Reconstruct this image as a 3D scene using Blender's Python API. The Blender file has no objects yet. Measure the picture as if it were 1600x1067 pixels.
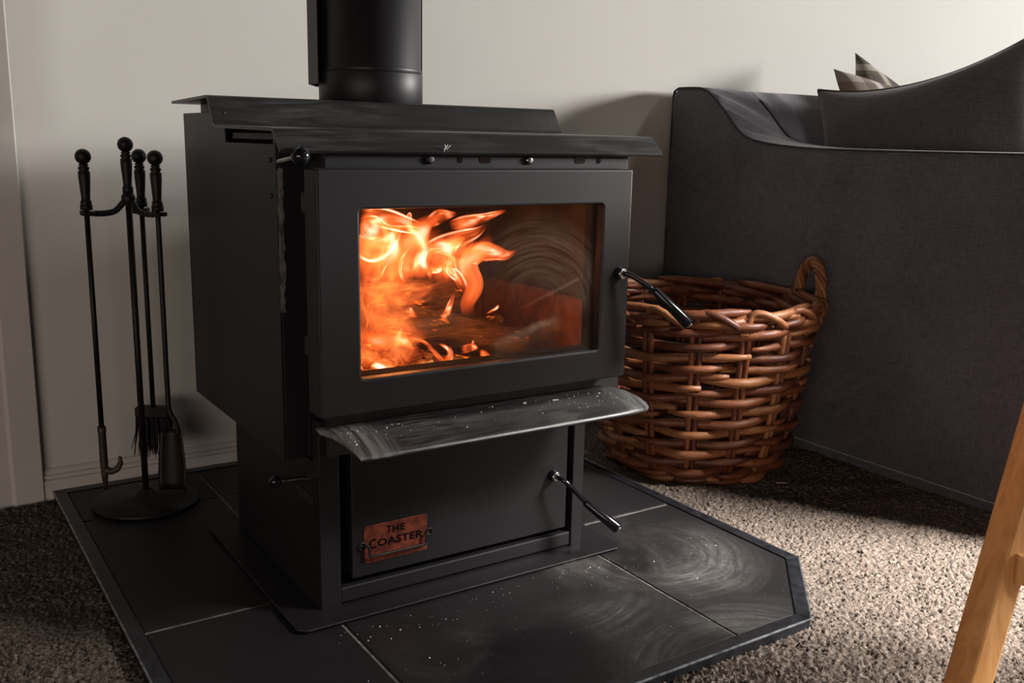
import bpy, bmesh, math, random
import numpy as np
from mathutils import Vector, Matrix
random.seed(7)
rng = np.random.default_rng(11)
S = bpy.context.scene
col = S.collection
PI = math.pi

# ------------------------------------------------------------ camera
cam_data = bpy.data.cameras.new('camera')
cam = bpy.data.objects.new('camera', cam_data); col.objects.link(cam)
R_ = Vector((0.83716863, -0.5465853, 0.01982907))
U_ = Vector((0.0948179, 0.18074073, 0.97894962))
F_ = Vector((0.53866339, 0.81766576, -0.20313654))
cam.matrix_world = Matrix(((R_.x, U_.x, -F_.x, -0.4867965), (R_.y, U_.y, -F_.y, -1.21316871),
                           (R_.z, U_.z, -F_.z, 0.70470785), (0, 0, 0, 1)))
cam_data.sensor_width = 36.0
cam_data.lens = 36.0 * 1509.807 / 1600.0
cam_data.clip_start = 0.02
S.camera = cam

# ------------------------------------------------------------ light and exposure
S.view_settings.view_transform = 'Standard'
S.view_settings.look = 'None'
S.view_settings.exposure = 0.0
S.view_settings.gamma = 1.0
S.view_settings.use_curve_mapping = False
S.cycles.transparent_max_bounces = 48
S.cycles.max_bounces = 8
world = bpy.data.worlds.new('dim_room'); S.world = world
world.use_nodes = True
bg = world.node_tree.nodes['Background']
bg.inputs[0].default_value = (0.82, 0.78, 0.80, 1)
bg.inputs[1].default_value = 0.015

def area(name, loc, target, sx, sy, power, color):
    d = bpy.data.lights.new(name, 'AREA'); d.shape = 'RECTANGLE'; d.size = sx; d.size_y = sy
    d.energy = power; d.color = color
    o = bpy.data.objects.new(name, d); col.objects.link(o)
    o.location = loc
    o.rotation_euler = (Vector(target) - Vector(loc)).to_track_quat('-Z', 'Y').to_euler()
    return o
# daylight of the two windows in the far right of the room
area('window_light_far', (13.0, -4.0, 2.75), (0.4, 0.7, 0.85), 2.7, 1.8, 3200, (1.0, 0.985, 0.955))
near = area('window_light_near', (2.75, -2.0, 2.25), (1.50, -0.50, 0.20), 0.85, 0.85, 47, (1.0, 0.96, 0.91))
near.data.spread = math.radians(37)
# low warm fill added from the left to lift the shaded wall
area('fill_light_left', (-3.2, -3.1, 0.66), (0.3, 0.5, 0.4), 3.2, .9, 53, (1.0, 0.85, 0.76))

# ------------------------------------------------------------ materials
def mat(name, color, rough=0.5, metal=0.0, spec=0.5):
    m = bpy.data.materials.new(name); m.use_nodes = True
    b = m.node_tree.nodes['Principled BSDF']
    b.inputs['Base Color'].default_value = (*color, 1)
    b.inputs['Roughness'].default_value = rough
    b.inputs['Metallic'].default_value = metal
    b.inputs['Specular IOR Level'].default_value = spec
    return m
class N:
    """small node-graph helper"""
    def __init__(s, m): s.m = m; s.t = m.node_tree; s.b = s.t.nodes.get('Principled BSDF'); s.out = s.t.nodes.get('Material Output')
    def n(s, typ, **kw):
        x = s.t.nodes.new(typ)
        for k, v in kw.items():
            if k.startswith('i_'):
                key = k[2:]; key = int(key) if key.isdigit() else key.replace('_', ' ')
                x.inputs[key].default_value = v
            else: setattr(x, k, v)
        return x
    def l(s, a, b): s.t.links.new(a, b)
    def coord(s, scale=(1, 1, 1), rot=(0, 0, 0), loc=(0, 0, 0), kind='Object'):
        tc = s.n('ShaderNodeTexCoord'); mp = s.n('ShaderNodeMapping')
        mp.inputs['Scale'].default_value = scale; mp.inputs['Rotation'].default_value = rot; mp.inputs['Location'].default_value = loc
        s.l(tc.outputs[kind], mp.inputs['Vector']); return mp.outputs[0]
    def noise(s, vec, scale, detail=4, rough=0.5, dist=0.0):
        x = s.n('ShaderNodeTexNoise'); x.inputs['Scale'].default_value = scale; x.inputs['Detail'].default_value = detail
        x.inputs['Roughness'].default_value = rough; x.inputs['Distortion'].default_value = dist
        s.l(vec, x.inputs['Vector']); return x.outputs['Fac']
    def ramp(s, fac, stops):
        x = s.n('ShaderNodeValToRGB'); e = x.color_ramp.elements
        while len(e) < len(stops): e.new(0.5)
        for q, (p, c) in zip(e, stops):
            q.position = p; q.color = (*c, 1) if not isinstance(c, (int, float)) else (c, c, c, 1)
        s.l(fac, x.inputs[0]); return x.outputs[0]
    def math(s, op, a, b=0.0, c=0.0):
        x = s.n('ShaderNodeMath', operation=op)
        for i, v in enumerate((a, b, c)):
            if isinstance(v, (int, float)): x.inputs[i].default_value = v
            else: s.l(v, x.inputs[i])
        return x.outputs[0]
    def mix(s, fac, a, b):
        x = s.n('ShaderNodeMix', data_type='RGBA')
        for k, v in ((0, fac), (6, a), (7, b)):
            if isinstance(v, (int, float)): x.inputs[k].default_value = v
            elif isinstance(v, tuple): x.inputs[k].default_value = (*v, 1)
            else: s.l(v, x.inputs[k])
        return x.outputs[2]
    def bump(s, h, strength=0.3, dist=0.002):
        x = s.n('ShaderNodeBump'); x.inputs['Strength'].default_value = strength; x.inputs['Distance'].default_value = dist
        s.l(h, x.inputs['Height']); s.l(x.outputs[0], s.b.inputs['Normal'])
    def color(s, c): s.l(c, s.b.inputs['Base Color'])
    def rough(s, c): s.l(c, s.b.inputs['Roughness'])

def noisy(name, c1, c2, scale, rough=0.5, bump=0.2, bscale=None, stretch=(1, 1, 1), metal=0.0, detail=4, spec=0.5, dist=0.001, lo=0.35, hi=0.65):
    m = mat(name, c1, rough, metal, spec); g = N(m)
    v = g.coord(stretch)
    f = g.noise(v, scale, detail)
    g.color(g.ramp(f, [(lo, c1), (hi, c2)]))
    if bump: g.bump(g.noise(v, bscale or scale * 4, 3), bump, dist)
    return m

M = {}
M['wall'] = noisy('painted_plaster', (.60, .575, .535), (.62, .595, .555), 3, .8, .08, 300, dist=.0005)
M['trim'] = noisy('white_gloss_paint', (.56, .52, .48), (.60, .56, .52), 8, .45, .05, 200)
M['paint'] = noisy('black_stove_paint', (.0068, .0054, .0068), (.0094, .0078, .0094), 9, .48, .12, 900, dist=.0003, spec=.36)
M['gloss'] = noisy('black_gloss_enamel', (.006, .006, .008), (.009, .009, .011), 20, .12, .0)
M['dark'] = noisy('blackened_steel', (.008, .008, .009), (.014, .013, .013), 30, .55, .1, 300)
M['iron'] = noisy('black_wrought_iron', (.005, .0045, .0045), (.010, .009, .009), 60, .5, .25, 400, dist=.0006, spec=.3)
M['chrome'] = noisy('worn_chrome', (.35, .35, .36), (.5, .5, .5), 60, .25, .05, metal=1.0)
M['hooksteel'] = noisy('worn_hook_iron', (.03, .022, .02), (.09, .065, .05), 180, .5, .3, 400, metal=.4)
M['bristle'] = noisy('black_bristle', (.006, .005, .005), (.015, .012, .012), 200, .8, .2, 400)
M['worn'] = noisy('worn_bare_metal', (.05, .048, .046), (.16, .15, .145), 160, .6, .4, 300, stretch=(1, 1, .35), lo=.4, hi=.62)
M['grout'] = noisy('dusty_grout', (.10, .092, .085), (.24, .22, .20), 60, .85, .4, 300)
M['trimglint'] = noisy('painted_edge_glint', (.16, .18, .21), (.50, .54, .60), 70, .35, .1, 300, metal=.9)  # pale blue-grey paints the window's reflection on the trim edges
M['matte'] = mat('matte_black_rope', (.004, .0035, .0035), .95, 0, .05)
M['trimdark'] = noisy('black_metal_edge_trim', (.005, .0055, .007), (.016, .017, .021), 50, .36, .15, 250)
M['copper'] = noisy('tarnished_copper', (.11, .025, .017), (.26, .064, .030), 90, .45, .3, 400, metal=.55)
M['brick'] = noisy('firebrick', (.075, .020, .011), (.16, .045, .022), 40, .9, .4, 150)
M['soot'] = noisy('sooty_steel', (.018, .011, .008), (.035, .020, .014), 30, .9, .2, 150)

# brushed dusty black for the hood and ash lip: streaks of ash dust running along the width
def dusty(name, base, dust, sc, amount, rough=.4, ends=False):
    m = mat(name, base, rough); g = N(m)
    v = g.coord((1.6, 14, 14)); v2 = g.coord()
    a = g.noise(v, sc, 5, .6, .6)
    b = g.noise(v2, 5, 3)
    k = g.math('MULTIPLY', g.ramp(a, [(.42, 0.0), (.72, 1.0)]), g.ramp(b, [(.40, .15), (.62, 1.0)]))
    sp = g.noise(v2, 260, 2); sp = g.ramp(sp, [(.76, 0.0), (.80, 1.0)])
    k = g.math('MAXIMUM', k, g.math('MULTIPLY', sp, .5))
    k = g.math('MULTIPLY', k, amount)
    if ends:                                   # ash rubbed across both ends
        tc = g.n('ShaderNodeTexCoord'); sx = g.n('ShaderNodeSeparateXYZ'); g.l(tc.outputs['Object'], sx.inputs[0])
        e1 = g.n('ShaderNodeMapRange', interpolation_type='SMOOTHSTEP', i_1=.105, i_2=.035, i_3=0.0, i_4=.75); g.l(sx.outputs[0], e1.inputs[0])
        e2 = g.n('ShaderNodeMapRange', interpolation_type='SMOOTHSTEP', i_1=.45, i_2=.53, i_3=0.0, i_4=.35); g.l(sx.outputs[0], e2.inputs[0])
        cr_ = g.ramp(g.noise(g.coord((40, 4, 4), (0, 0, .5)), 3, 4, .6, .5), [(.35, .2), (.65, 1.0)])
        k = g.math('MAXIMUM', k, g.math('MULTIPLY', cr_, g.math('MAXIMUM', e1.outputs[0], e2.outputs[0])))
    g.color(g.mix(k, base, dust))
    g.rough(g.math('MULTIPLY_ADD', k, .4, rough))
    g.bump(a, .08, .0006)
    return m
M['hood'] = dusty('brushed_black_hood', (.017, .0165, .0165), (.12, .115, .11), 6, .35, .40)
M['lip'] = dusty('ash_dusted_lip', (.014, .0135, .014), (.30, .29, .28), 7, .7, .36, True)

# slate tile with sweeping smears of wiped ash
def polar(g, centre, kr, ka, plane='XY'):
    """streaks that run around a centre: (radius * kr, angle * ka), plus the radius itself"""
    tc = g.n('ShaderNodeTexCoord'); sx = g.n('ShaderNodeSeparateXYZ'); g.l(tc.outputs['Object'], sx.inputs[0])
    a = g.math('SUBTRACT', sx.outputs[0], centre[0]); c = g.math('SUBTRACT', sx.outputs[1 if plane == 'XY' else 2], centre[1])
    r = g.math('SQRT', g.math('ADD', g.math('MULTIPLY', a, a), g.math('MULTIPLY', c, c)))
    th = g.math('ARCTAN2', c, a)
    v = g.n('ShaderNodeCombineXYZ'); g.l(g.math('MULTIPLY', r, kr), v.inputs[0]); g.l(g.math('MULTIPLY', th, ka), v.inputs[1])
    return v.outputs[0], r, th
def slate():
    m = mat('slate_tile', (.013, .012, .013), .55); g = N(m)
    v = g.coord()
    big = g.ramp(g.noise(v, 4.2, 3, .5, .6), [(.42, 0.0), (.66, 1.0)])
    fine = g.ramp(g.noise(v, 85, 4, .65), [(.3, .5), (.7, 1.0)])
    cover = None
    for c, r0, r1, amt in (((.335, .03), .13, .34, .75), ((.115, -.13), .02, .12, .7), ((.60, -.02), .05, .22, .9), ((.47, -.42), .10, .26, .8)):
        pv, r, th = polar(g, c, 95, 1.6)
        st = g.ramp(g.noise(pv, 1.0, 3, .6, .9), [(.40, 0.0), (.72, 1.0)])
        band = g.ramp(r, [(max(r0 - .02, 0), 0.0), ((r0 * .6 + r1 * .4), 1.0), (r1, 0.0)])
        k = g.math('MULTIPLY', g.math('MULTIPLY_ADD', st, .65, .35), g.math('MULTIPLY', band, amt))
        cover = k if cover is None else g.math('MAXIMUM', cover, k)
    # the ash lies in front of the stove
    _, rr, _ = polar(g, (.44, -.17), 1, 1)
    here = g.n('ShaderNodeMapRange', interpolation_type='SMOOTHSTEP', i_1=.46, i_2=.16, i_3=.03, i_4=1.0); g.l(rr, here.inputs[0])
    sm = g.math('MULTIPLY', g.math('MULTIPLY', cover, big), g.math('MULTIPLY', fine, here.outputs[0]))
    sp = g.ramp(g.noise(v, 330, 1), [(.755, 0.0), (.785, 1.0)])
    k = g.math('MAXIMUM', sm, g.math('MULTIPLY', sp, .4))
    g.color(g.mix(k, (.0095, .0080, .0092), (.19, .183, .172)))
    g.b.inputs['Specular IOR Level'].default_value = .35
    g.rough(g.math('MULTIPLY_ADD', k, .3, .5))
    cl = g.noise(v, 9, 6, .6, 1.2)
    g.bump(g.math('ADD', cl, g.math('MULTIPLY', g.noise(v, 220, 3), .12)), .3, .003)
    return m
M['slate'] = slate()

def carpet():
    m = mat('brown_cut_pile', (.15, .12, .10), .95, 0, .1); g = N(m)
    v = g.coord()
    f = g.noise(v, 260, 3, .6); f2 = g.noise(v, 9, 3)
    c = g.ramp(f, [(.30, (.07, .050, .040)), (.5, (.17, .135, .112)), (.72, (.31, .26, .222))])
    g.color(g.mix(g.math('MULTIPLY', f2, .35), c, (.12, .095, .08)))
    g.bump(g.noise(v, 420, 2), .5, .003)
    return m
M['carpet'] = carpet()

def linen(name, c1, c2, sheen=.2):
    m = mat(name, c1, .9, 0, .2); g = N(m)
    a = g.noise(g.coord((40, 40, 600)), 1.0, 3); b = g.noise(g.coord((600, 600, 40)), 1.0, 3)
    w = g.math('MULTIPLY', g.math('ADD', a, b), .5)
    big = g.noise(g.coord(), 6, 2)
    k = g.math('ADD', g.math('MULTIPLY', w, .8), g.math('MULTIPLY', big, .2))
    g.color(g.ramp(k, [(.38, c1), (.62, c2)]))
    m.node_tree.nodes['Principled BSDF'].inputs['Sheen Weight'].default_value = sheen
    g.bump(w, .5, .0015)
    return m
M['linen'] = linen('charcoal_linen', (.058, .052, .062), (.122, .115, .132))
M['cushion'] = linen('dark_grey_linen', (.050, .042, .043), (.095, .082, .083))
M['piping'] = linen('charcoal_piping', (.018, .016, .019), (.035, .031, .036))
M['stitch'] = mat('pale_stitch_thread', (.45, .44, .46), .9)

def tartan(name, base, dark, light, green, loc):
    m = mat(name, base, .9, 0, .2); g = N(m)
    def band(axis, scale, lo, hi):
        wv = g.n('ShaderNodeTexWave', wave_type='BANDS', bands_direction=axis); wv.inputs['Scale'].default_value = scale
        g.l(g.coord(loc=loc), wv.inputs['Vector']); return g.ramp(wv.outputs['Fac'], [(lo, 0.0), (hi, 1.0)])
    c = g.mix(g.math('MULTIPLY', band('X', 4.2, .55, .62), .6), base, dark)
    c = g.mix(g.math('MULTIPLY', band('Z', 4.2, .55, .62), .6), c, dark)
    c = g.mix(g.math('MULTIPLY', band('Z', 2.1, .7, .75), .5), c, green)
    c = g.mix(g.math('MULTIPLY', band('X', 2.1, .93, .96), .7), c, light)
    c = g.mix(g.math('MULTIPLY', band('Z', 2.1, .95, .97), .6), c, light)
    g.color(c); g.bump(g.noise(g.coord((300, 300, 300)), 1, 2), .4, .001)
    return m
M['tartan_green'] = tartan('green_tartan_wool', (.24, .20, .15), (.07, .05, .04), (.55, .48, .42), (.09, .10, .05), (.03, 0, .04))
M['tartan_beige'] = tartan('brown_beige_tartan_wool', (.38, .33, .28), (.10, .07, .055), (.62, .57, .51), (.16, .12, .09), (.06, 0, .0))

def willow(name, c1, c2, c3):
    m = mat(name, c1, .5); g = N(m)
    oi = g.n('ShaderNodeObjectInfo')
    f = g.noise(g.coord((1, 1, 1)), 22, 4, .6)
    sp = g.ramp(g.noise(g.coord(), 240, 3), [(.32, 1.0), (.40, 0.0)])
    c = g.ramp(g.math('ADD', g.math('MULTIPLY', f, .6), g.math('MULTIPLY', oi.outputs['Random'], .42)), [(.30, c1), (.5, c2), (.72, c3)])
    g.color(g.mix(g.math('MULTIPLY', sp, .8), c, (.03, .012, .006)))
    g.bump(g.noise(g.coord((200, 200, 200)), 1, 3), .3, .001)
    return m
M['willow'] = willow('buff_willow', (.085, .021, .008), (.185, .052, .016), (.30, .12, .042))

def pine():
    m = mat('oiled_pine', (.5, .25, .09), .42); g = N(m)
    v = g.coord((22, 22, 1.6), (0, .0, .4))
    f = g.noise(v, 2.2, 5, .6, 1.0)
    g.color(g.ramp(f, [(.28, (.46, .21, .064)), (.5, (.62, .315, .112)), (.74, (.70, .41, .17))]))
    g.bump(f, .15, .0006)
    return m
M['pine'] = pine()

def bark(name, ember):
    m = mat(name, (.03, .015, .01), .9); g = N(m)
    v = g.coord((3, 14, 14)); v2 = g.coord()
    f = g.noise(v, 5, 5, .65, .8)
    g.color(g.ramp(f, [(.35, (.02, .010, .006)), (.6, (.09, .042, .022)), (.75, (.17, .09, .05))]))
    g.bump(f, .9, .008)
    e = g.ramp(g.noise(v, 3.5, 5, .65, 1.4), [(.54, 0.0), (.68, 1.0)])
    e2 = g.ramp(g.noise(v2, 14, 3), [(.48, 0.0), (.66, 1.0)])
    s = g.math('MULTIPLY', g.math('MULTIPLY', e, e2), ember)
    g.b.inputs['Emission Color'].default_value = (1, .16, .02, 1)
    g.l(s, g.b.inputs['Emission Strength'])
    m.cycles.emission_sampling = 'NONE'
    return m
M['log'] = bark('charred_log_bark', 5.0)
M['ember'] = None
def ember():
    m = mat('glowing_embers', (.05, .02, .012), .95); g = N(m)
    v = g.coord()
    f = g.noise(v, 34, 5, .65, 1.0)
    c = g.ramp(f, [(.36, (.10, .004, .0)), (.5, (.75, .085, .006)), (.62, (1, .25, .04)), (.74, (1, .60, .25))])
    s = g.ramp(f, [(.34, 0.04), (.5, .45), (.66, 1.0)])
    g.l(c, g.b.inputs['Emission Color'])
    tc = g.n('ShaderNodeTexCoord'); sx = g.n('ShaderNodeSeparateXYZ'); g.l(tc.outputs['Object'], sx.inputs[0])
    # the bed has burnt hottest at its left end
    k = g.n('ShaderNodeMapRange', i_1=.08, i_2=.36, i_3=1.25, i_4=.10); g.l(sx.outputs[0], k.inputs[0])
    g.l(g.math('MULTIPLY', s, k.outputs[0]), g.b.inputs['Emission Strength'])
    g.bump(f, .8, .008)
    m.cycles.emission_sampling = 'NONE'
    return m
M['ember'] = ember()

def flame(name, strength, hot, su=1.6, sv=2.2, p=1.2, rim=.6, base=.25):
    """burning gas and painted haze: adds its own light, hides nothing behind it"""
    m = bpy.data.materials.new(name); m.use_nodes = True; m.node_tree.nodes.clear(); g = N(m); g.out = g.n('ShaderNodeOutputMaterial')
    uv = g.n('ShaderNodeUVMap'); sp = g.n('ShaderNodeSeparateXYZ'); g.l(uv.outputs[0], sp.inputs[0])
    oi = g.n('ShaderNodeObjectInfo')
    u = g.math('MULTIPLY_ADD', sp.outputs[0], 2.0, -1.0); v = sp.outputs[1]
    u2 = g.math('MULTIPLY', u, u)
    prof = g.math('POWER', g.math('MAXIMUM', g.math('SUBTRACT', 1.0, u2), 0.0), p)
    cx = g.n('ShaderNodeCombineXYZ')
    g.l(g.math('MULTIPLY', u, su), cx.inputs[0]); g.l(g.math('MULTIPLY', v, sv), cx.inputs[1]); g.l(g.math('MULTIPLY', oi.outputs['Random'], 40.0), cx.inputs[2])
    st = g.ramp(g.noise(cx.outputs[0], 1.3, 2.0, .45, 1.2), [(.36, base), (.52, .5), (.66, 1.0)])
    rimf = g.math('MULTIPLY', g.ramp(g.noise(cx.outputs[0], .7, 2), [(.45, 0.0), (.62, 1.0)]), g.ramp(g.math('ABSOLUTE', u), [(.60, 0.0), (.77, 1.0), (.90, 0.0)]))
    s = g.math('ADD', g.math('MULTIPLY', prof, st), g.math('MULTIPLY', rimf, rim))
    f1 = g.n('ShaderNodeMapRange', interpolation_type='SMOOTHSTEP', i_1=0.0, i_2=.22, i_3=0.0, i_4=1.0); g.l(v, f1.inputs[0])
    f2 = g.n('ShaderNodeMapRange', interpolation_type='SMOOTHSTEP', i_1=1.0, i_2=.62, i_3=0.0, i_4=1.0); g.l(v, f2.inputs[0])
    s = g.math('MULTIPLY', s, g.math('MULTIPLY', f1.outputs[0], f2.outputs[0]))
    em = g.n('ShaderNodeEmission'); tr = g.n('ShaderNodeBsdfTransparent'); ad = g.n('ShaderNodeAddShader')
    g.l(g.ramp(s, [(0.0, (1, .09, .012)), (.4, (1, .17, .035)), (1.0, hot)]), em.inputs[0])
    g.l(g.math('MULTIPLY', s, strength), em.inputs[1])
    g.l(tr.outputs[0], ad.inputs[0]); g.l(em.outputs[0], ad.inputs[1]); g.l(ad.outputs[0], g.out.inputs[0])
    m.cycles.emission_sampling = 'NONE'
    return m
M['flame'] = flame('flame_bright', 1.5, (1, .56, .38), su=.5, sv=1.5, rim=1.1, base=.12)
M['flame_core'] = flame('flame_core', 1.8, (1, .62, .44), su=.4, sv=1.1, rim=.4, base=.3)
M['flame_soft'] = flame('flame_and_haze', .62, (1, .22, .05), su=1.0, sv=1.6, p=1.8, rim=0.0, base=.12)  # back flames, plus added glow for the fire-lit soot haze on the glass

def glass():
    m = bpy.data.materials.new('smeared_stove_glass'); m.use_nodes = True; m.node_tree.nodes.clear(); g = N(m); g.out = g.n('ShaderNodeOutputMaterial')
    tr = g.n('ShaderNodeBsdfTransparent'); tr.inputs[0].default_value = (.97, .95, .93, 1)
    gl = g.n('ShaderNodeBsdfGlossy'); gl.inputs['Roughness'].default_value = .06
    df = g.n('ShaderNodeBsdfDiffuse'); df.inputs[0].default_value = (.34, .25, .19, 1)
    fr = g.n('ShaderNodeFresnel'); fr.inputs[0].default_value = 1.35
    m1 = g.n('ShaderNodeMixShader'); g.l(fr.outputs[0], m1.inputs[0]); g.l(tr.outputs[0], m1.inputs[1]); g.l(gl.outputs[0], m1.inputs[2])
    # arcs left by a cloth, swept about a point low in the middle of the pane
    tc = g.n('ShaderNodeTexCoord'); sx = g.n('ShaderNodeSeparateXYZ'); g.l(tc.outputs['Object'], sx.inputs[0])
    pv, r, th = polar(g, (.365, .432), 190, 1.3, 'XZ')
    st = g.ramp(g.noise(pv, 1.0, 3, .6, .3), [(.36, 0.0), (.74, 1.0)])
    ring = g.ramp(r, [(.030, 0.0), (.075, .8), (.125, 1.0), (.165, 0.0)])
    am = g.n('ShaderNodeMapRange', interpolation_type='SMOOTHSTEP', i_1=-.15, i_2=.5, i_3=0.0, i_4=1.0); g.l(th, am.inputs[0])
    am2 = g.n('ShaderNodeMapRange', interpolation_type='SMOOTHSTEP', i_1=2.9, i_2=1.7, i_3=0.0, i_4=1.0); g.l(th, am2.inputs[0])
    a = g.math('MULTIPLY', g.math('MULTIPLY_ADD', st, .85, .15), g.math('MULTIPLY', ring, g.math('MULTIPLY', am.outputs[0], am2.outputs[0])))
    film = g.math('MULTIPLY', g.noise(g.coord(), 14, 4), .05)
    k = g.math('ADD', g.math('MULTIPLY', a, .24), g.math('MULTIPLY', film, .5))
    # one straight wipe mark
    d = g.math('ABSOLUTE', g.math('SUBTRACT', g.math('SUBTRACT', sx.outputs[2], .452), g.math('MULTIPLY', g.math('SUBTRACT', sx.outputs[0], .34), .36)))
    ls = g.ramp(d, [(0.0, 1.0), (.004, 0.0)])
    lx = g.n('ShaderNodeMapRange', i_1=.32, i_2=.42, i_3=0.0, i_4=.22); g.l(sx.outputs[0], lx.inputs[0])
    lx2 = g.math('LESS_THAN', sx.outputs[0], .448)
    k = g.math('ADD', k, g.math('MULTIPLY', ls, g.math('MULTIPLY', lx.outputs[0], lx2)))
    m2 = g.n('ShaderNodeMixShader'); g.l(k, m2.inputs[0]); g.l(m1.outputs[0], m2.inputs[1]); g.l(df.outputs[0], m2.inputs[2])
    g.l(m2.outputs[0], g.out.inputs[0])
    return m
M['glass'] = glass()
M['ash'] = mat('pale_ash_flecks', (.62, .60, .57), .9)
M['chip'] = mat('pale_wood_chip', (.62, .50, .36), .8)

# ------------------------------------------------------------ mesh helpers
def cr(pts, k=6):
    """Catmull-Rom through tuples of any length"""
    P = [np.array(p, float) for p in pts]
    if len(P) < 3: return [tuple(P[0] + (P[-1] - P[0]) * i / k) for i in range(k + 1)]
    P = [2 * P[0] - P[1]] + P + [2 * P[-1] - P[-2]]
    out = []
    for i in range(1, len(P) - 2):
        a, b, c, d = P[i - 1:i + 3]
        for j in range(k):
            t = j / k
            out.append(tuple(.5 * ((2 * b) + (-a + c) * t + (2 * a - 5 * b + 4 * c - d) * t * t + (-a + 3 * b - 3 * c + d) * t ** 3)))
    out.append(tuple(P[-2])); return out

class MB:
    def __init__(s): s.v = []; s.f = []; s.sm = []
    def add(s, v, f, smooth=False):
        o = len(s.v); s.v += [tuple(map(float, q)) for q in v]; s.f += [tuple(i + o for i in q) for q in f]; s.sm += [smooth] * len(f); return s
    def box(s, x0, x1, y0, y1, z0, z1):
        v = [(x, y, z) for x in (x0, x1) for y in (y0, y1) for z in (z0, z1)]
        return s.add(v, [(0, 1, 3, 2), (4, 6, 7, 5), (0, 4, 5, 1), (2, 3, 7, 6), (0, 2, 6, 4), (1, 5, 7, 3)])
    def obox(s, c, X, Y, Z, a, b, d):
        c, X, Y, Z = map(Vector, (c, X, Y, Z)); v = []
        for i in (-1, 1):
            for j in (-1, 1):
                for k in (-1, 1): v.append(c + X * a * i + Y * b * j + Z * d * k)
        return s.add(v, [(0, 1, 3, 2), (4, 6, 7, 5), (0, 4, 5, 1), (2, 3, 7, 6), (0, 2, 6, 4), (1, 5, 7, 3)])
    def prism(s, poly, axis, a, b):
        """poly: list of 2-tuples in the two other axes; extruded from a to b along axis"""
        def P(q, h):
            return {0: (h, q[0], q[1]), 1: (q[0], h, q[1]), 2: (q[0], q[1], h)}[axis]
        n = len(poly); v = [P(q, a) for q in poly] + [P(q, b) for q in poly]
        f = [tuple(range(n)), tuple(range(2 * n - 1, n - 1, -1))] + [(i, i + n, (i + 1) % n + n, (i + 1) % n) for i in range(n)]
        return s.add(v, f)
    def ring(s, outer, inner, y0, y1):
        """plate in XZ between two loops with equal counts, y0 front"""
        n = len(outer); v = [(x, y, z) for y in (y0, y1) for L in (outer, inner) for x, z in L]; f = []
        for i in range(n):
            j = (i + 1) % n
            f += [(i, j, n + j, n + i), (2 * n + i, 3 * n + i, 3 * n + j, 2 * n + j), (i, 2 * n + i, 2 * n + j, j), (n + i, n + j, 3 * n + j, 3 * n + i)]
        return s.add(v, f)
    def tube(s, pts, r, n=10, caps=True, smooth=True, closed=False):
        P = [Vector(p[:3]) for p in pts]; m = len(P)
        rad = [r] * m if isinstance(r, (int, float)) else list(r)
        t0 = (P[1] - P[0]).normalized(); up = Vector((0, 0, 1)) if abs(t0.z) < .9 else Vector((1, 0, 0))
        nx = t0.cross(up).normalized(); v = []
        for i in range(m):
            a = P[(i - 1) % m] if closed else P[max(i - 1, 0)]; b = P[(i + 1) % m] if closed else P[min(i + 1, m - 1)]
            t = (b - a).normalized(); nx = (nx - t * nx.dot(t)).normalized(); by = t.cross(nx)
            for k in range(n):
                q = 2 * PI * k / n; v.append(P[i] + (nx * math.cos(q) + by * math.sin(q)) * rad[i])
        f = []
        for i in range(m if closed else m - 1):
            i2 = (i + 1) % m
            for k in range(n): f.append((i * n + k, i * n + (k + 1) % n, i2 * n + (k + 1) % n, i2 * n + k))
        s.add(v, f, smooth)
        if caps and not closed:
            o = len(s.v) - len(v)
            s.f += [tuple(o + k for k in range(n - 1, -1, -1)), tuple(o + (m - 1) * n + k for k in range(n))]; s.sm += [False, False]
        return s
    def lathe(s, prof, c, n=24, axis=(0, 0, 1), smooth=True):
        """prof: (radius, height) from bottom to top"""
        A = Vector(axis).normalized(); X = A.orthogonal().normalized(); Y = A.cross(X); c = Vector(c); v = []; m = len(prof)
        for r, h in prof:
            for k in range(n):
                q = 2 * PI * k / n; v.append(c + A * h + (X * math.cos(q) + Y * math.sin(q)) * max(r, 1e-5))
        f = [(i * n + k, i * n + (k + 1) % n, (i + 1) * n + (k + 1) % n, (i + 1) * n + k) for i in range(m - 1) for k in range(n)]
        f += [tuple(range(n - 1, -1, -1)), tuple((m - 1) * n + k for k in range(n))]
        return s.add(v, f, smooth)
    def ball(s, c, r, n=20, sq=1.0, axis=(0, 0, 1)):
        k = max(8, n // 2)
        return s.lathe([(r * math.sin(PI * i / k), -r * sq * math.cos(PI * i / k)) for i in range(k + 1)], c, n, axis)
    def build(s, name, m, parent=None, bevel=0.0, bseg=2, auto=35):
        me = bpy.data.meshes.new(name); me.from_pydata(s.v, [], s.f)
        me.polygons.foreach_set('use_smooth', s.sm)
        bm = bmesh.new(); bm.from_mesh(me)
        bmesh.ops.remove_doubles(bm, verts=bm.verts, dist=1e-6)
        bmesh.ops.recalc_face_normals(bm, faces=bm.faces)
        if bevel:
            ed = [e for e in bm.edges if len(e.link_faces) == 2 and e.calc_face_angle(0) > math.radians(auto)]
            bmesh.ops.bevel(bm, geom=ed, offset=bevel, segments=bseg, profile=.5, affect='EDGES', clamp_overlap=True)
            bmesh.ops.recalc_face_normals(bm, faces=bm.faces)
        bm.to_mesh(me); bm.free()
        me.materials.append(m)
        return link(name, me, parent)

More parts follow.
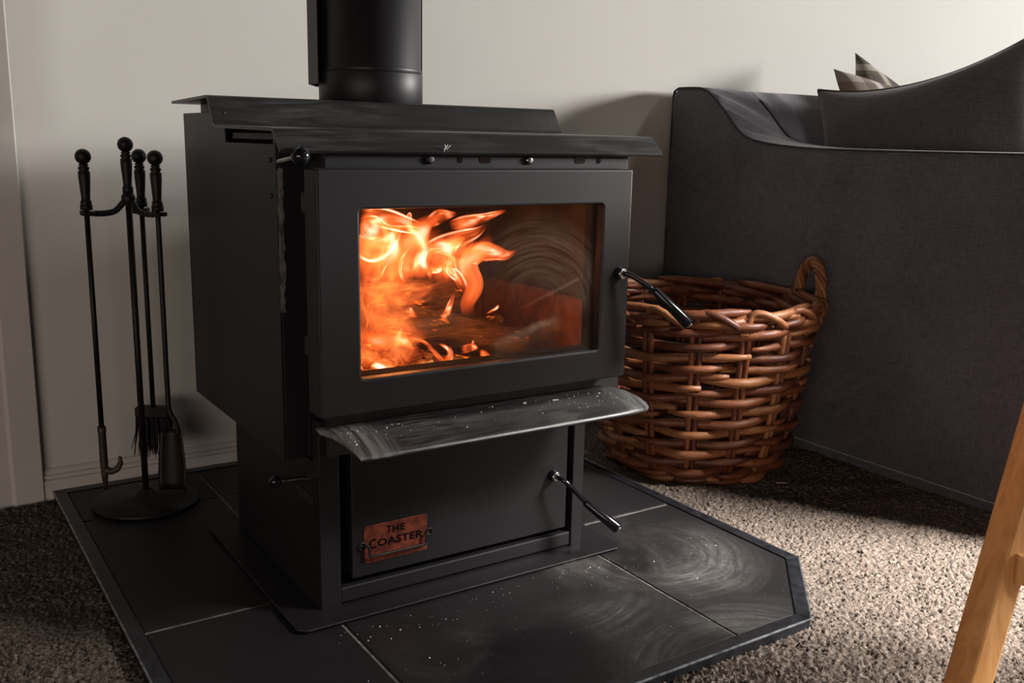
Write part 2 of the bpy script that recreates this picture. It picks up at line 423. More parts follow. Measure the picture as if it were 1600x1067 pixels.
def link(name, me, parent=None):
    o = bpy.data.objects.new(name, me); col.objects.link(o)
    if parent is not None:
        o.parent = parent
        w = Vector((0, 0, 0)); q = parent
        while q is not None: w += q.location; q = q.parent
        o.location = -w
    return o
def thing(name, label, cat, loc, group=None):
    o = bpy.data.objects.new(name, None); col.objects.link(o); o.location = loc; o.empty_display_size = .05
    return tag(o, label, cat, group)
def tag(o, label, cat, group=None):
    o['label'] = label; o['category'] = cat
    if group: o['group'] = group
    return o
def rrect(x0, x1, z0, z1, r, k=5):
    out = []
    for cx, cz, a in ((x1 - r, z1 - r, 0), (x0 + r, z1 - r, 90), (x0 + r, z0 + r, 180), (x1 - r, z0 + r, 270)):
        for i in range(k + 1):
            q = math.radians(a + 90 * i / k); out.append((cx + r * math.cos(q), cz + r * math.sin(q)))
    return out

# ============================================================ the room
WALL_Y, CARPET = 0.827, -0.02
def struct(o): o['kind'] = 'structure'; return o
struct(MB().box(-2.2, 4.8, WALL_Y, WALL_Y + .1, -.06, 2.5).build('wall_back', M['wall']))
floor = struct(MB().box(-2.2, 4.8, -3.6, WALL_Y, -.06, CARPET - .003).build('floor', M['carpet']))
# skirting board: flat lower face, a step and a rounded top moulding
bb = [(WALL_Y, CARPET), (WALL_Y - .013, CARPET), (WALL_Y - .013, .0235), (WALL_Y - .008, .0255), (WALL_Y - .008, .0275), (WALL_Y - .012, .029), (WALL_Y - .012, .0335), (WALL_Y - .007, .0350),
      (WALL_Y - .0075, .0375), (WALL_Y - .006, .042), (WALL_Y - .003, .0455), (WALL_Y, .046)]
struct(MB().prism(bb, 0, -.258, 4.6).build('baseboard_back', M['trim']))
# door casing at the left: outer band, stepped inner band, jamb
ar = [(-.258, WALL_Y), (-.258, .8125), (-.260, .810), (-.309, .810), (-.312, .8125), (-.316, .817), (-.46, .817), (-.46, WALL_Y)]
struct(MB().prism(ar, 2, CARPET, 2.2).build('trim_1', M['trim']))

# carpet pile: one field of jittered tufts over the part of the floor in view
def pile():
    x0, x1, y0, y1, st = -.80, 1.70, -.98, .80, .0026
    nx, ny = int((x1 - x0) / st), int((y1 - y0) / st)
    gx, gy = np.meshgrid(x0 + st * np.arange(nx), y0 + st * np.arange(ny), indexing='ij')
    h = rng.random((nx, ny)); h2 = rng.random((nx // 2 + 2, ny // 2 + 2)).repeat(2, 0).repeat(2, 1)[:nx, :ny]
    z = CARPET - .0005 + .0065 * h + .0035 * h2 + .002 * np.sin(gx * 31 + 2 * np.sin(gy * 17)) * np.sin(gy * 37)
    px = gx + (rng.random((nx, ny)) - .5) * st * 1.1; py = gy + (rng.random((nx, ny)) - .5) * st * 1.1
    v = np.stack([px, py, z], -1).reshape(-1, 3)
    idx = np.arange(nx * ny).reshape(nx, ny)
    q = np.stack([idx[:-1, :-1], idx[1:, :-1], idx[1:, 1:], idx[:-1, 1:]], -1)
    cx, cy = gx[:-1, :-1], gy[:-1, :-1]
    keep = ~((cx > -.232) & (cx < .79) & (cy > -.31)) | ((cx + cy) < -.37) & (cx < 0) | ((cx - cy) > .94) & (cx > .5) & (cy < -.1)
    keep &= ~((cx > 1.37) & (cy > -.45)); keep &= ~((cx < -.25) & (cy > .812))
    q = q[keep]
    me = bpy.data.meshes.new('carpet_pile')
    me.vertices.add(len(v)); me.vertices.foreach_set('co', v.ravel())
    me.loops.add(q.size); me.loops.foreach_set('vertex_index', q.ravel().astype(np.int32))
    me.polygons.add(len(q)); me.polygons.foreach_set('loop_start', np.arange(0, q.size, 4, dtype=np.int32))
    me.polygons.foreach_set('use_smooth', np.ones(len(q), bool))
    me.update(calc_edges=True); me.materials.append(M['carpet'])
    o = link('carpet_pile', me, floor); o['kind'] = 'stuff'
pile()

# ============================================================ hearth
HL, HR, HB, HF, C1, C2 = -.2426, .8073, .8115, -.334, -.1727, .6476
outer = [(HL, HB), (HL, C1), (HL + HR - C2, HF), (C2, HF), (HR, C1), (HR, HB)]
def inset(poly, d):
    n = len(poly); out = []
    for i in range(n):
        a, b, c = (Vector(poly[(i + k) % n]) for k in (-1, 0, 1))
        e1 = (b - a).normalized(); e2 = (c - b).normalized()
        n1 = Vector((-e1.y, e1.x)); n2 = Vector((-e2.y, e2.x))
        k = (n1 + n2).normalized(); out.append(b + k * d / max(k.dot(n1), .2))
    return [(p.x, p.y) for p in out]
inner = inset(outer, .022); seat = inset(outer, .003)
hearth = thing('hearth', 'black slate tiled hearth slab with clipped front corners under the wood stove', 'hearth', (.28, .24, CARPET))
MB().prism(seat, 2, CARPET, -.0016).build('grout_bed', M['grout'], hearth)
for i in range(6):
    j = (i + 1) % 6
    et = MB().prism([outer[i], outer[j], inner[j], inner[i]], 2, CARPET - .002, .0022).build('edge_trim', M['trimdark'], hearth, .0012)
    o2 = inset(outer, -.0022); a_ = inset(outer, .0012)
    MB().prism([o2[i], o2[j], a_[j], a_[i]], 2, -.0012, .0026).build('edge_glint', M['trimglint'], et, .001)  # thin light strip painted as the glint along the trim's outer edge
def clip(poly, conv):
    n = len(conv)
    for i in range(n):
        a, b = Vector(conv[i]), Vector(conv[(i + 1) % n]); e = b - a; out = []
        for k in range(len(poly)):
            p, q = Vector(poly[k]), Vector(poly[(k + 1) % len(poly)])
            dp, dq = e.cross(p - a), e.cross(q - a)
            if dp >= 0: out.append((p.x, p.y))
            if (dp >= 0) != (dq >= 0):
                t = dp / (dp - dq); m_ = p + (q - p) * t; out.append((m_.x, m_.y))
        poly = out
        if not poly: break
    return poly
tx = [-.446, .0345, .5133, .992]; ty = [-.342, .138, .618, 1.10]
for i in range(3):
    for j in range(3):
        g = .0028
        p = clip([(tx[i] + g, ty[j] + g), (tx[i + 1] - g, ty[j] + g), (tx[i + 1] - g, ty[j + 1] - g), (tx[i] + g, ty[j + 1] - g)], inset(outer, .0235))
        if len(p) < 3: continue
        MB().prism(p, 2, -.008, -.0003 + .0006 * ((i * 2 + j) % 3)).build('slate_tile', M['slate'], hearth, .0012)

# ============================================================ wood stove
stove = thing('wood_stove', 'black freestanding wood stove on a pedestal with a fire behind its glass door', 'stove', (.27, .25, .003))
XL, XR = -.0158, .613                       # outside of the casing
YF, YB = .108, .57
side = [(YB, .235), (YB, .7408), (.338, .7408), (.333, .694), (.116, .694), (.118, .714), (YF, .714), (YF, .235)]
lp = MB().prism(side, 0, XL, XL + .004).build('side_panel', M['paint'], stove, .0008)
MB().prism(side, 0, XR - .004, XR).build('side_panel', M['paint'], stove, .0008)
# two panel screws on the near side panel
for y, z in ((.128, .672), (.128, .622)):
    MB().lathe([(.004, 0), (.004, .0015), (.0025, .0025)], (XL, y, z), 10, (-1, 0, 0)).build('screw', M['dark'], lp)
MB().box(XL, XR, YB - .004, YB, .235, .7408).build('back_panel', M['paint'], stove)
for a, b in ((XL + .004, .031), (.567, XR - .004)):
    MB().box(a, b, YF, YF + .003, .235, .712).build('front_flange', M['paint'], stove, .0008)
MB().box(XL + .004, XR - .004, YF + .003, YB - .004, .235, .239).build('bottom_panel', M['dark'], stove)
# ragged strip where the paint has worn off the near flange
ws = []
zz = np.linspace(.457, .659, 34)
for z in zz: ws.append((-.0146 + .0012 * random.random(), z))
ws.append((-.0105, .662)); ws.append((-.006, .660))
for z in zz[::-1]: ws.append((-.0045 - .0028 * random.random() - (.002 if z < .5 else 0) * random.random(), z))
MB().prism(ws, 1, YF - .0007, YF + .001).build('worn_strip', M['worn'], stove)
bpy.context.scene.collection.objects['worn_strip']['label'] = 'pale ragged strip of worn paint'

# inner firebox with its front frame, floor, roof and brick lining
fb = MB()
fo = [(.031, .25), (.567, .25), (.567, .692), (.031, .692)]; fi = [(.046, .345), (.498, .345), (.498, .635), (.046, .635)]
fb.ring(fo, fi, .048, .056)
fb.box(.031, .035, .056, .13, .25, .696).box(.563, .567, .056, .13, .25, .696).box(.035, .563, .056, .13, .25, .254).box(.035, .563, .056, .13, .692, .696)
firebox = fb.build('firebox', M['dark'], stove, .0008)
lin = MB().box(.035, .56, .45, .456, .30, .665).box(.035, .040, .0562, .45, .30, .665).box(.548, .56, .0562, .45, .30, .665)
lin.box(.040, .548, .0562, .45, .30, .312).box(.040, .548, .0562, .45, .655, .665)
lin.build('firebox_lining', M['soot'], firebox)
for j in range(3):                           # one course of upright bricks round the firebox
    for xa, xb in ((.0405, .064), (.524, .5475)):
        MB().box(xa, xb, .060 + j * .130, .060 + j * .130 + .127, .313, .438 + .002 * (j == 1)).build('firebrick', M['brick'], firebox, .003, 1)
for j in range(4):
    MB().box(.066 + j * .115, .066 + j * .115 + .112, .426, .4495, .313, .438).build('firebrick', M['brick'], firebox, .003, 1)
# slotted strip between hood and door: bolts and dark air slots
strip = MB().box(.033, .565, .0475, .0490, .6645, .692).build('air_strip', M['paint'], firebox)
for x in (.194, .368):
    MB().lathe([(.0065, 0), (.0065, .003), (.004, .0045), (.0015, .0045)], (x, .0475, .676), 12, (0, -1, 0)).build('bolt', M['chrome'] if x > .3 else M['dark'], firebox)
for x in (.245, .289, .467, .505):
    w = .010 if x in (.289, .467) else .004
    MB().prism(rrect(x - w, x + w, .671, .682, .0038, 3), 1, .0470, .0476).build('air_slot', M['gloss'], firebox)

# hood: one sheet folded twice, drop, ledge, drop
hp = [(.57, .7611), (.3552, .7663), (.3272, .7204), (.0629, .7160), (.0334, .6865)]
hx0, hx1 = -.0352, .6324
def sheet(prof, th, x0, x1, smooth_r=0.006, taper=None):
    P = []
    for i, p in enumerate(prof):             # round the folds
        if 0 < i < len(prof) - 1:
            a, b, c = (Vector(prof[i + k]) for k in (-1, 0, 1))
            for t in (-1, -.5, 0, .5, 1):
                d1 = (a - b).normalized() * smooth_r; d2 = (c - b).normalized() * smooth_r
                s = (t + 1) / 2; P.append((b + d1 * (1 - s) ** 2 + d2 * s ** 2))
        else: P.append(Vector(p))
    n = len(P); off = []
    for i in range(n):
        a, b = P[max(i - 1, 0)], P[min(i + 1, n - 1)]
        t = (b - a).normalized(); off.append(P[i] + Vector((t.y, -t.x)) * th)
    return [(p.x, p.y) for p in P] + [(p.x, p.y) for p in reversed(off)]
hd = sheet(hp, -.0045, hx0, hx1)
hood = MB().prism(hd, 0, hx0, hx1).build('hood', M['hood'], stove)
# inner box of the top, set in from the hood ends, seen through the gap at the rear
MB().box(.012, .585, .385, .56, .70, .757).build('top_box', M['dark'], stove)
MB().box(-.008, .605, .09, .32, .700, .7085).build('top_plate', M['dark'], stove)

# door: rounded frame, glass, handle
door = MB().ring(rrect(0, .54, .3219, .664, .004), rrect(.0617, .4818, .373, .6098, .006), 0, .045).build('door', M['paint'], stove, .0035, 3, 60)
MB().prism(rrect(.0585, .485, .370, .613, .006), 1, .013, .0165).build('glass_pane', M['glass'], door)
gk = MB().ring(rrect(.058, .4855, .3695, .6135, .006), rrect(.0622, .4813, .3735, .6093, .0055), .0168, .0465).build('glass_gasket', M['matte'], door)
def handle(parent, base, bend, grip0, grip1, yb):
    h = MB().tube(cr([(base[0], yb + .004, base[2]), (base[0] + .001, yb - .012, base[2]), bend, grip0], 6), .0042, 12)
    h.lathe([(.0105, 0), (.0105, .004), (.0085, .007), (.0085, .0105), (.006, .0125)], (base[0], yb, base[2]), 18, (0, -1, 0))
    ho = h.build('handle', M['gloss'], parent)
    d = Vector(grip1) - Vector(grip0); L = d.length
    MB().lathe([(.0062, 0), (.0068, .003), (.0088, L * .55), (.0100, L - .003), (.0092, L), (.005, L + .0005)], grip0, 22, d).build('handle_grip', M['gloss'], parent)
    MB().lathe([(.0054, 0), (.0054, .0018), (.003, .0026)], Vector(grip1) + d.normalized() * .0004, 14, d).build('handle_end', M['chrome'], parent)
    MB().lathe([(.0088, 0), (.0088, .0014), (.0065, .0022)], (base[0], yb - .0105, base[2]), 18, (0, -1, 0)).build('handle_collar', M['chrome'], parent)
handle(door, (.518, 0, .4975), (.527, -.021, .4955), (.556, -.045, .473), (.604, -.080, .418), 0.0)
# hinges at the near side of the door
for z in (.40, .60):
    MB().tube([(.0125, .062, z), (.0125, .062, z + .035)], .0055, 12).box(.004, .012, .05, .066, z + .003, z + .03).build('hinge', M['dark'], door)

# ash lip under the door: flat at the back, front edge rolled down
lip = MB(); lv = []
rows = [(.020, .0, .505, .306), (.0, -.002, .516, .3055), (-.022, .008, .526, .3035), (-.045, .017, .536, .2965), (-.060, .022, .5375, .291), (-.070, .025, .535, .2865), (-.075, .027, .530, .2825)]
for th in (0, .0035):
    for y, a, b, z in rows:
        for k in range(13):
            lv.append((a + (b - a) * k / 12, y + (.004 * (1 - min(1, k, 12 - k)) if y < -.07 else 0), z - th))
n = len(rows); lf = []
for i in range(n - 1):
    for k in range(12):
        q = [i * 13 + k, i * 13 + k + 1, (i + 1) * 13 + k + 1, (i + 1) * 13 + k]
        lf += [tuple(q), tuple(t + n * 13 for t in reversed(q))]
per = [k for k in range(13)] + [i * 13 + 12 for i in range(1, n)] + [(n - 1) * 13 + k for k in range(11, -1, -1)] + [i * 13 for i in range(n - 2, 0, -1)]
for i in range(len(per)):
    a, b = per[i], per[(i + 1) % len(per)]; lf.append((a, b, b + n * 13, a + n * 13))
lip.add(lv, lf, True)
ashlip = lip.build('ash_lip', M['lip'], stove)

# pedestal
px0, px1, py0, py1 = .0187, .5073, .06, .451
pd = MB().box(px0, px0 + .004, py0 + .02, py1, .006, .235).box(px1 - .004, px1, py0 + .02, py1, .006, .235).box(px0, px1, py1 - .004, py1, .006, .235)
pd.box(px0 + .004, px1 - .004, py0 + .045, py0 + .049, .012, .30)
pedestal = pd.build('pedestal', M['paint'], stove, .0008)
MB().box(px0, .051, py0, py0 + .024, .006, .302).build('front_post', M['paint'], pedestal, .0015)
MB().box(.484, px1, py0, py0 + .024, .006, .302).build('front_post', M['paint'], pedestal, .0015)
MB().box(.051, .484, py0 + .002, py0 + .03, .009, .034).build('bottom_rail', M['paint'], pedestal, .0025)
MB().box(.051, .484, py0 + .002, py0 + .03, .284, .302).build('top_rail', M['paint'], pedestal, .0015)
MB().prism([(-.0347 + .012, .0128), (-.0347, .025), (-.0347, .46), (.5656, .46), (.5656, .025), (.5656 - .012, .0128)], 2, .0032, .0068).build('base_plate', M['paint'], stove, .0012)
drawer = MB().box(.071, .4745, py0 + .004, py0 + .018, .043, .283).build('drawer_front', M['paint'], stove, .002)
handle(drawer, (.4440, 0, .1445), (.4500, .034, .1400), (.482, .020, .103), (.524, -.020, .060), py0 + .004)
# slide with a ball end on the near side of the pedestal
sl = MB().tube(cr([(px0 + .004, .107, .200), (px0 - .012, .108, .203), (-.026, .1085, .205)], 4), .0032, 10).build('air_slide', M['chrome'], stove)
MB().ball((-.030, .109, .205), .0095).build('slide_knob', M['gloss'], sl)
MB().box(px0 - .0015, px0 + .001, .085, .150, .165, .180).build('slide_bracket', M['dark'], sl, .0006)
sl2 = MB().tube(cr([(-.0095, .118, .668), (-.012, .100, .671), (-.0105, .07, .675), (-.009, .042, .678)], 4), .0036, 10).build('air_lever', M['chrome'], stove)
MB().ball((-.009, .030, .6795), .0128).build('lever_knob', M['gloss'], sl2)

# copper name plate with raised letters and a small bail
npY = py0 + .0025
plate = MB().prism(rrect(.0905, .1995, .0640, .1245, .004, 4), 1, npY, npY + .0016).build('name_plate', M['copper'], stove, .0006)
plate['label'] = 'tarnished copper plate'
def lettering(txt, x0, x1, z, size, first=None):
    cu = bpy.data.curves.new('lettering', 'FONT'); cu.body = txt; cu.size = size; cu.extrude = .0004; cu.offset = .0004; cu.space_character = 1.08
    if first: cu.body_format[0].use_small_caps = False
    cu.resolution_u = 4
    tmp = bpy.data.objects.new('lettering_source', cu); col.objects.link(tmp)
    dg = bpy.context.evaluated_depsgraph_get(); me = bpy.data.meshes.new_from_object(tmp.evaluated_get(dg))
    bpy.data.objects.remove(tmp)
    co = np.empty(len(me.vertices) * 3); me.vertices.foreach_get('co', co); co = co.reshape(-1, 3)
    mn, mx = co[:, 0].min(), co[:, 0].max(); k = (x1 - x0) / (mx - mn)
    out = np.stack([x0 + (co[:, 0] - mn) * k, npY - .0003 - co[:, 2], z + co[:, 1]], -1)
    me.vertices.foreach_set('co', out.ravel()); me.update(); me.materials.clear(); me.materials.append(M['matte'])
    return me
for nm, t, a, b, z, s in (('lettering', 'T', .1290, .1365, .1070, .0160), ('lettering', 'HE', .1385, .1600, .1070, .0145),
                          ('lettering', 'C', .0985, .1110, .0868, .0215), ('lettering', 'OASTER', .1130, .1915, .0880, .0165)):
    link(nm, lettering(t, a, b, z, s), plate)
bl = MB().tube(cr([(.0905, npY - .004, .0935), (.0955, npY - .006, .0930), (.0965, npY - .007, .0800), (.0995, npY - .0075, .0775), (.145, npY - .008, .0770), (.191, npY - .0075, .0775), (.1940, npY - .007, .0800), (.1950, npY - .006, .0930), (.1995, npY - .004, .0935)], 4), .0019, 8)
bl.build('bail_handle', M['iron'], plate)
for x in (.0875, .2025):
    c = [(x + .0055 * math.cos(2 * PI * k / 16), npY - .0005, .0935 + .0055 * math.sin(2 * PI * k / 16)) for k in range(16)]
    MB().tube(c, .0017, 8, closed=True).lathe([(.0050, 0), (.0050, .0012)], (x, npY + .001, .0935), 14, (0, -1, 0)).build('eyelet', M['iron'], plate)

# flue: lower collar, upper pipe with a lip at the joint, folded heat shield behind
FX, FY = .2986, .468
fl = MB().lathe([(.0945, .73), (.0945, .8185), (.0935, .8205), (.0905, .8208)], (FX, FY, 0), 64).build('flue_collar', M['paint'], stove)
MB().lathe([(.0905, .812), (.0925, .8225), (.0930, .8245), (.0925, .8275), (.0915, .829), (.0912, 1.7)], (FX, FY, 0), 64).build('flue_pipe', M['paint'], stove)
sh = [(.1955, .464), (.1955, .509), (.235, .574), (.362, .574), (.4015, .509), (.4015, .464), (.4030, .464), (.4030, .510), (.3628, .576), (.2342, .576), (.1940, .510), (.1940, .464)]
MB().prism(sh, 2, .798, 1.7).build('flue_shield', M['paint'], stove, .0004)
MB().box(.285, .31, .560, .575, .80, .815).build('shield_bracket', M['dark'], stove)

# ============================================================ the fire
fire = thing('fire', 'orange fire burning over logs behind the stove glass', 'fire', (.22, .2, .33))
FL = [
  [(0.325, 0.14, 0.416, 0.008), (0.322, 0.14, 0.439, 0.01), (0.335, 0.14, 0.467, 0.012), (0.324, 0.14, 0.49, 0.013), (0.316, 0.14, 0.506, 0.013), (0.324, 0.14, 0.521, 0.013), (0.34, 0.14, 0.535, 0.011), (0.352, 0.14, 0.558, 0.003)] ,
  [(0.321, 0.135, 0.509, 0.009), (0.335, 0.135, 0.526, 0.013), (0.357, 0.135, 0.525, 0.01), (0.38, 0.135, 0.52, 0.006), (0.406, 0.135, 0.527, 0.001)] ,
  [(0.293, 0.17, 0.568, 0.005), (0.319, 0.17, 0.572, 0.009), (0.356, 0.17, 0.579, 0.006), (0.386, 0.17, 0.586, 0.003), (0.411, 0.17, 0.589, 0.001)] ,
  [(0.265, 0.19, 0.522, 0.007), (0.294, 0.19, 0.533, 0.011), (0.327, 0.19, 0.543, 0.011), (0.357, 0.19, 0.553, 0.007), (0.376, 0.19, 0.568, 0.001)] ,
  [(0.291, 0.2, 0.469, 0.013), (0.3, 0.2, 0.497, 0.019), (0.307, 0.2, 0.519, 0.019), (0.322, 0.2, 0.531, 0.01), (0.34, 0.2, 0.55, 0.002)] ,
  [(0.233, 0.19, 0.47, 0.015), (0.223, 0.19, 0.495, 0.02), (0.233, 0.19, 0.526, 0.018), (0.246, 0.19, 0.557, 0.015), (0.267, 0.19, 0.575, 0.008), (0.301, 0.19, 0.587, 0.001)] ,
  [(0.189, 0.21, 0.476, 0.018), (0.205, 0.21, 0.504, 0.02), (0.217, 0.21, 0.528, 0.017), (0.209, 0.21, 0.552, 0.012), (0.192, 0.21, 0.568, 0.007), (0.16, 0.21, 0.575, 0.002)] ,
  [(0.149, 0.17, 0.49, 0.018), (0.148, 0.17, 0.526, 0.023), (0.156, 0.17, 0.556, 0.019), (0.15, 0.17, 0.577, 0.012), (0.144, 0.17, 0.592, 0.002)] ,
  [(0.253, 0.18, 0.479, 0.01), (0.25, 0.18, 0.505, 0.012), (0.263, 0.18, 0.526, 0.01), (0.254, 0.18, 0.544, 0.009), (0.235, 0.18, 0.563, 0.007), (0.222, 0.18, 0.586, 0.001)] ,
  [(0.247, 0.16, 0.573, 0.007), (0.266, 0.16, 0.584, 0.009), (0.289, 0.16, 0.586, 0.005), (0.313, 0.16, 0.586, 0.001)] ,
  [(0.161, 0.22, 0.582, 0.007), (0.197, 0.22, 0.579, 0.013), (0.238, 0.22, 0.567, 0.011), (0.281, 0.22, 0.556, 0.005)] ,
  [(0.108, 0.1, 0.426, 0.005), (0.122, 0.1, 0.407, 0.01), (0.151, 0.1, 0.404, 0.011), (0.169, 0.1, 0.404, 0.009), (0.187, 0.1, 0.391, 0.004), (0.199, 0.1, 0.38, 0.001)] ,
  [(0.167, 0.1, 0.393, 0.009), (0.166, 0.1, 0.409, 0.004), (0.18, 0.1, 0.421, 0.001)] ,
  [(0.31, 0.095, 0.372, 0.003), (0.303, 0.095, 0.39, 0.001)] ,
  [(0.323, 0.09, 0.348, 0.006), (0.324, 0.09, 0.361, 0.006), (0.317, 0.09, 0.371, 0.001)] ,
  [(0.239, 0.09, 0.36, 0.007), (0.253, 0.09, 0.377, 0.004), (0.239, 0.09, 0.39, 0.001)] ,
  [(0.187, 0.12, 0.447, 0.004), (0.202, 0.12, 0.438, 0.005), (0.219, 0.12, 0.429, 0.001)] ,
  [(0.262, 0.15, 0.421, 0.003), (0.283, 0.15, 0.43, 0.005), (0.305, 0.15, 0.458, 0.001)] ,
  [(0.357, 0.14, 0.419, 0.001), (0.364, 0.14, 0.429, 0.002), (0.37, 0.14, 0.438, 0.001)] ,
  [(0.124, 0.085, 0.359, 0.009), (0.134, 0.085, 0.368, 0.009), (0.159, 0.085, 0.359, 0.001)] ,
  [(0.172, 0.09, 0.407, 0.002), (0.212, 0.09, 0.394, 0.002), (0.229, 0.09, 0.377, 0.003), (0.253, 0.09, 0.349, 0.002)] ,
  [(0.276, 0.1, 0.376, 0.005), (0.294, 0.1, 0.379, 0.005), (0.316, 0.1, 0.372, 0.001)] ,
  [(0.204, 0.26, 0.449, 0.034), (0.215, 0.26, 0.494, 0.046), (0.223, 0.26, 0.539, 0.042), (0.209, 0.26, 0.578, 0.023)] ,
  [(0.286, 0.27, 0.442, 0.035), (0.286, 0.27, 0.489, 0.043), (0.3, 0.27, 0.528, 0.039), (0.327, 0.27, 0.564, 0.018)] ,
  [(0.357, 0.26, 0.452, 0.022), (0.364, 0.26, 0.486, 0.026), (0.379, 0.26, 0.516, 0.022), (0.407, 0.26, 0.539, 0.008)] ,
  [(0.103, 0.08, 0.365, 0.02), (0.113, 0.08, 0.394, 0.029), (0.11, 0.08, 0.429, 0.025), (0.101, 0.08, 0.459, 0.01)] ,
  [(0.157, 0.1, 0.355, 0.021), (0.164, 0.1, 0.379, 0.024), (0.187, 0.1, 0.401, 0.016), (0.217, 0.1, 0.41, 0.004)] ,
  [(0.124, 0.11, 0.452, 0.024), (0.14, 0.11, 0.475, 0.032), (0.166, 0.11, 0.491, 0.024), (0.192, 0.11, 0.498, 0.007)] ,
  [(0.193, 0.2, 0.433, 0.02), (0.228, 0.2, 0.449, 0.022), (0.271, 0.2, 0.459, 0.011), (0.3, 0.2, 0.464, 0.002)] ,
  [(0.102, 0.088, 0.506, 0.02), (0.106, 0.088, 0.469, 0.028), (0.11, 0.088, 0.428, 0.029), (0.107, 0.088, 0.387, 0.022)] ,
  [(0.147, 0.09, 0.489, 0.024), (0.153, 0.09, 0.459, 0.031), (0.172, 0.09, 0.428, 0.028), (0.198, 0.09, 0.401, 0.01)] ,
  [(0.349, 0.22, 0.458, 0.022), (0.345, 0.22, 0.492, 0.025), (0.348, 0.22, 0.525, 0.023), (0.363, 0.22, 0.551, 0.012)] ,
  [(0.322, 0.2, 0.469, 0.008), (0.317, 0.2, 0.496, 0.01), (0.322, 0.2, 0.518, 0.009), (0.333, 0.2, 0.534, 0.006), (0.351, 0.2, 0.549, 0.001)] ,
  [(0.312, 0.15, 0.457, 0.006), (0.303, 0.15, 0.483, 0.007), (0.293, 0.15, 0.496, 0.006), (0.299, 0.15, 0.509, 0.001)] ,
  [(0.16, 0.23, 0.538, 0.011), (0.18, 0.23, 0.528, 0.017), (0.208, 0.23, 0.536, 0.013), (0.229, 0.23, 0.554, 0.007), (0.243, 0.23, 0.566, 0.001)] ,
  [(0.131, 0.15, 0.583, 0.001), (0.16, 0.15, 0.586, 0.002), (0.186, 0.15, 0.57, 0.002), (0.216, 0.15, 0.569, 0.002), (0.244, 0.15, 0.565, 0.001)] ,
  [(0.208, 0.14, 0.478, 0.001), (0.198, 0.14, 0.494, 0.002), (0.194, 0.14, 0.512, 0.002), (0.198, 0.14, 0.53, 0.002), (0.218, 0.14, 0.553, 0.001)] ,
  [(0.137, 0.15, 0.496, 0.001), (0.159, 0.15, 0.489, 0.003), (0.169, 0.15, 0.509, 0.002), (0.183, 0.15, 0.536, 0.002), (0.181, 0.15, 0.554, 0.001)] ,
  [(0.22, 0.15, 0.482, 0.001), (0.226, 0.15, 0.506, 0.002), (0.237, 0.15, 0.518, 0.002), (0.251, 0.15, 0.533, 0.001), (0.279, 0.15, 0.532, 0.002), (0.311, 0.15, 0.54, 0.001), (0.344, 0.15, 0.564, 0.001)] ,
  [(0.251, 0.14, 0.481, 0.001), (0.252, 0.14, 0.497, 0.004), (0.266, 0.14, 0.499, 0.003), (0.256, 0.14, 0.512, 0.001)] ,
  [(0.296, 0.13, 0.489, 0.001), (0.285, 0.13, 0.506, 0.002), (0.282, 0.13, 0.521, 0.002), (0.243, 0.13, 0.535, 0.001), (0.236, 0.13, 0.554, 0.001)] ,
  [(0.208, 0.16, 0.576, 0.001), (0.222, 0.16, 0.588, 0.002), (0.225, 0.16, 0.563, 0.003), (0.242, 0.16, 0.554, 0.002), (0.253, 0.16, 0.538, 0.001)] ,
]
CORE = {0, 1, 4, 5, 6, 7, 8, 11, 12, 14, 19}
SOFT = {22, 23, 24, 25, 26, 27, 28, 29, 30, 31}  # those close to the glass are added haze glow, not flames
def flame_mesh(pts, m, k=7, n=12):
    P = cr([(p[0], p[2], p[3], p[1]) for p in pts], k); v = []; uv = []; L = len(P)
    ph = random.random() * 6
    for i, p in enumerate(P):
        a, b = P[max(i - 1, 0)], P[min(i + 1, L - 1)]
        t = Vector((b[0] - a[0], b[1] - a[1]))
        t = t.normalized() if t.length > 1e-9 else Vector((0, 1)); nx = Vector((t.y, -t.x))
        w = max(p[2], .0004) * 1.45; yo = .012 * math.sin(ph + 3 * i / L)
        for j in range(n):
            q = 2 * PI * j / n
            v.append((p[0] + nx.x * math.cos(q) * w, p[3] + yo + math.sin(q) * w * .30, p[1] + nx.y * math.cos(q) * w)); uv.append(((1 + math.cos(q)) / 2, i / (L - 1)))
    f = [(i * n + j, i * n + (j + 1) % n, (i + 1) * n + (j + 1) % n, (i + 1) * n + j) for i in range(L - 1) for j in range(n)]
    me = bpy.data.meshes.new('flame'); me.from_pydata(v, [], f); me.materials.append(m)
    ul = me.uv_layers.new(name='UVMap'); li = np.empty(len(me.loops), np.int32); me.loops.foreach_get('vertex_index', li)
    ul.data.foreach_set('uv', np.array(uv)[li].ravel()); me.polygons.foreach_set('use_smooth', np.ones(len(f), bool))
    return link('flame', me, fire)
for i, pts in enumerate(FL):
    flame_mesh(pts, M['flame_soft'] if i in SOFT else M['flame_core'] if i in CORE else M['flame'])
def fire_lamp(name, loc, power, r, color=(1, .33, .08)):
    d = bpy.data.lights.new(name, 'POINT'); d.energy = power; d.shadow_soft_size = r; d.color = color
    o = bpy.data.objects.new(name, d); col.objects.link(o); o.location = loc
fire_lamp('fire_light', (.22, .24, .48), 1.5, .05)
fire_lamp('fire_light_low', (.16, .10, .46), 1.1, .03)
fire_lamp('fire_light_front', (.33, .085, .45), .35, .02)

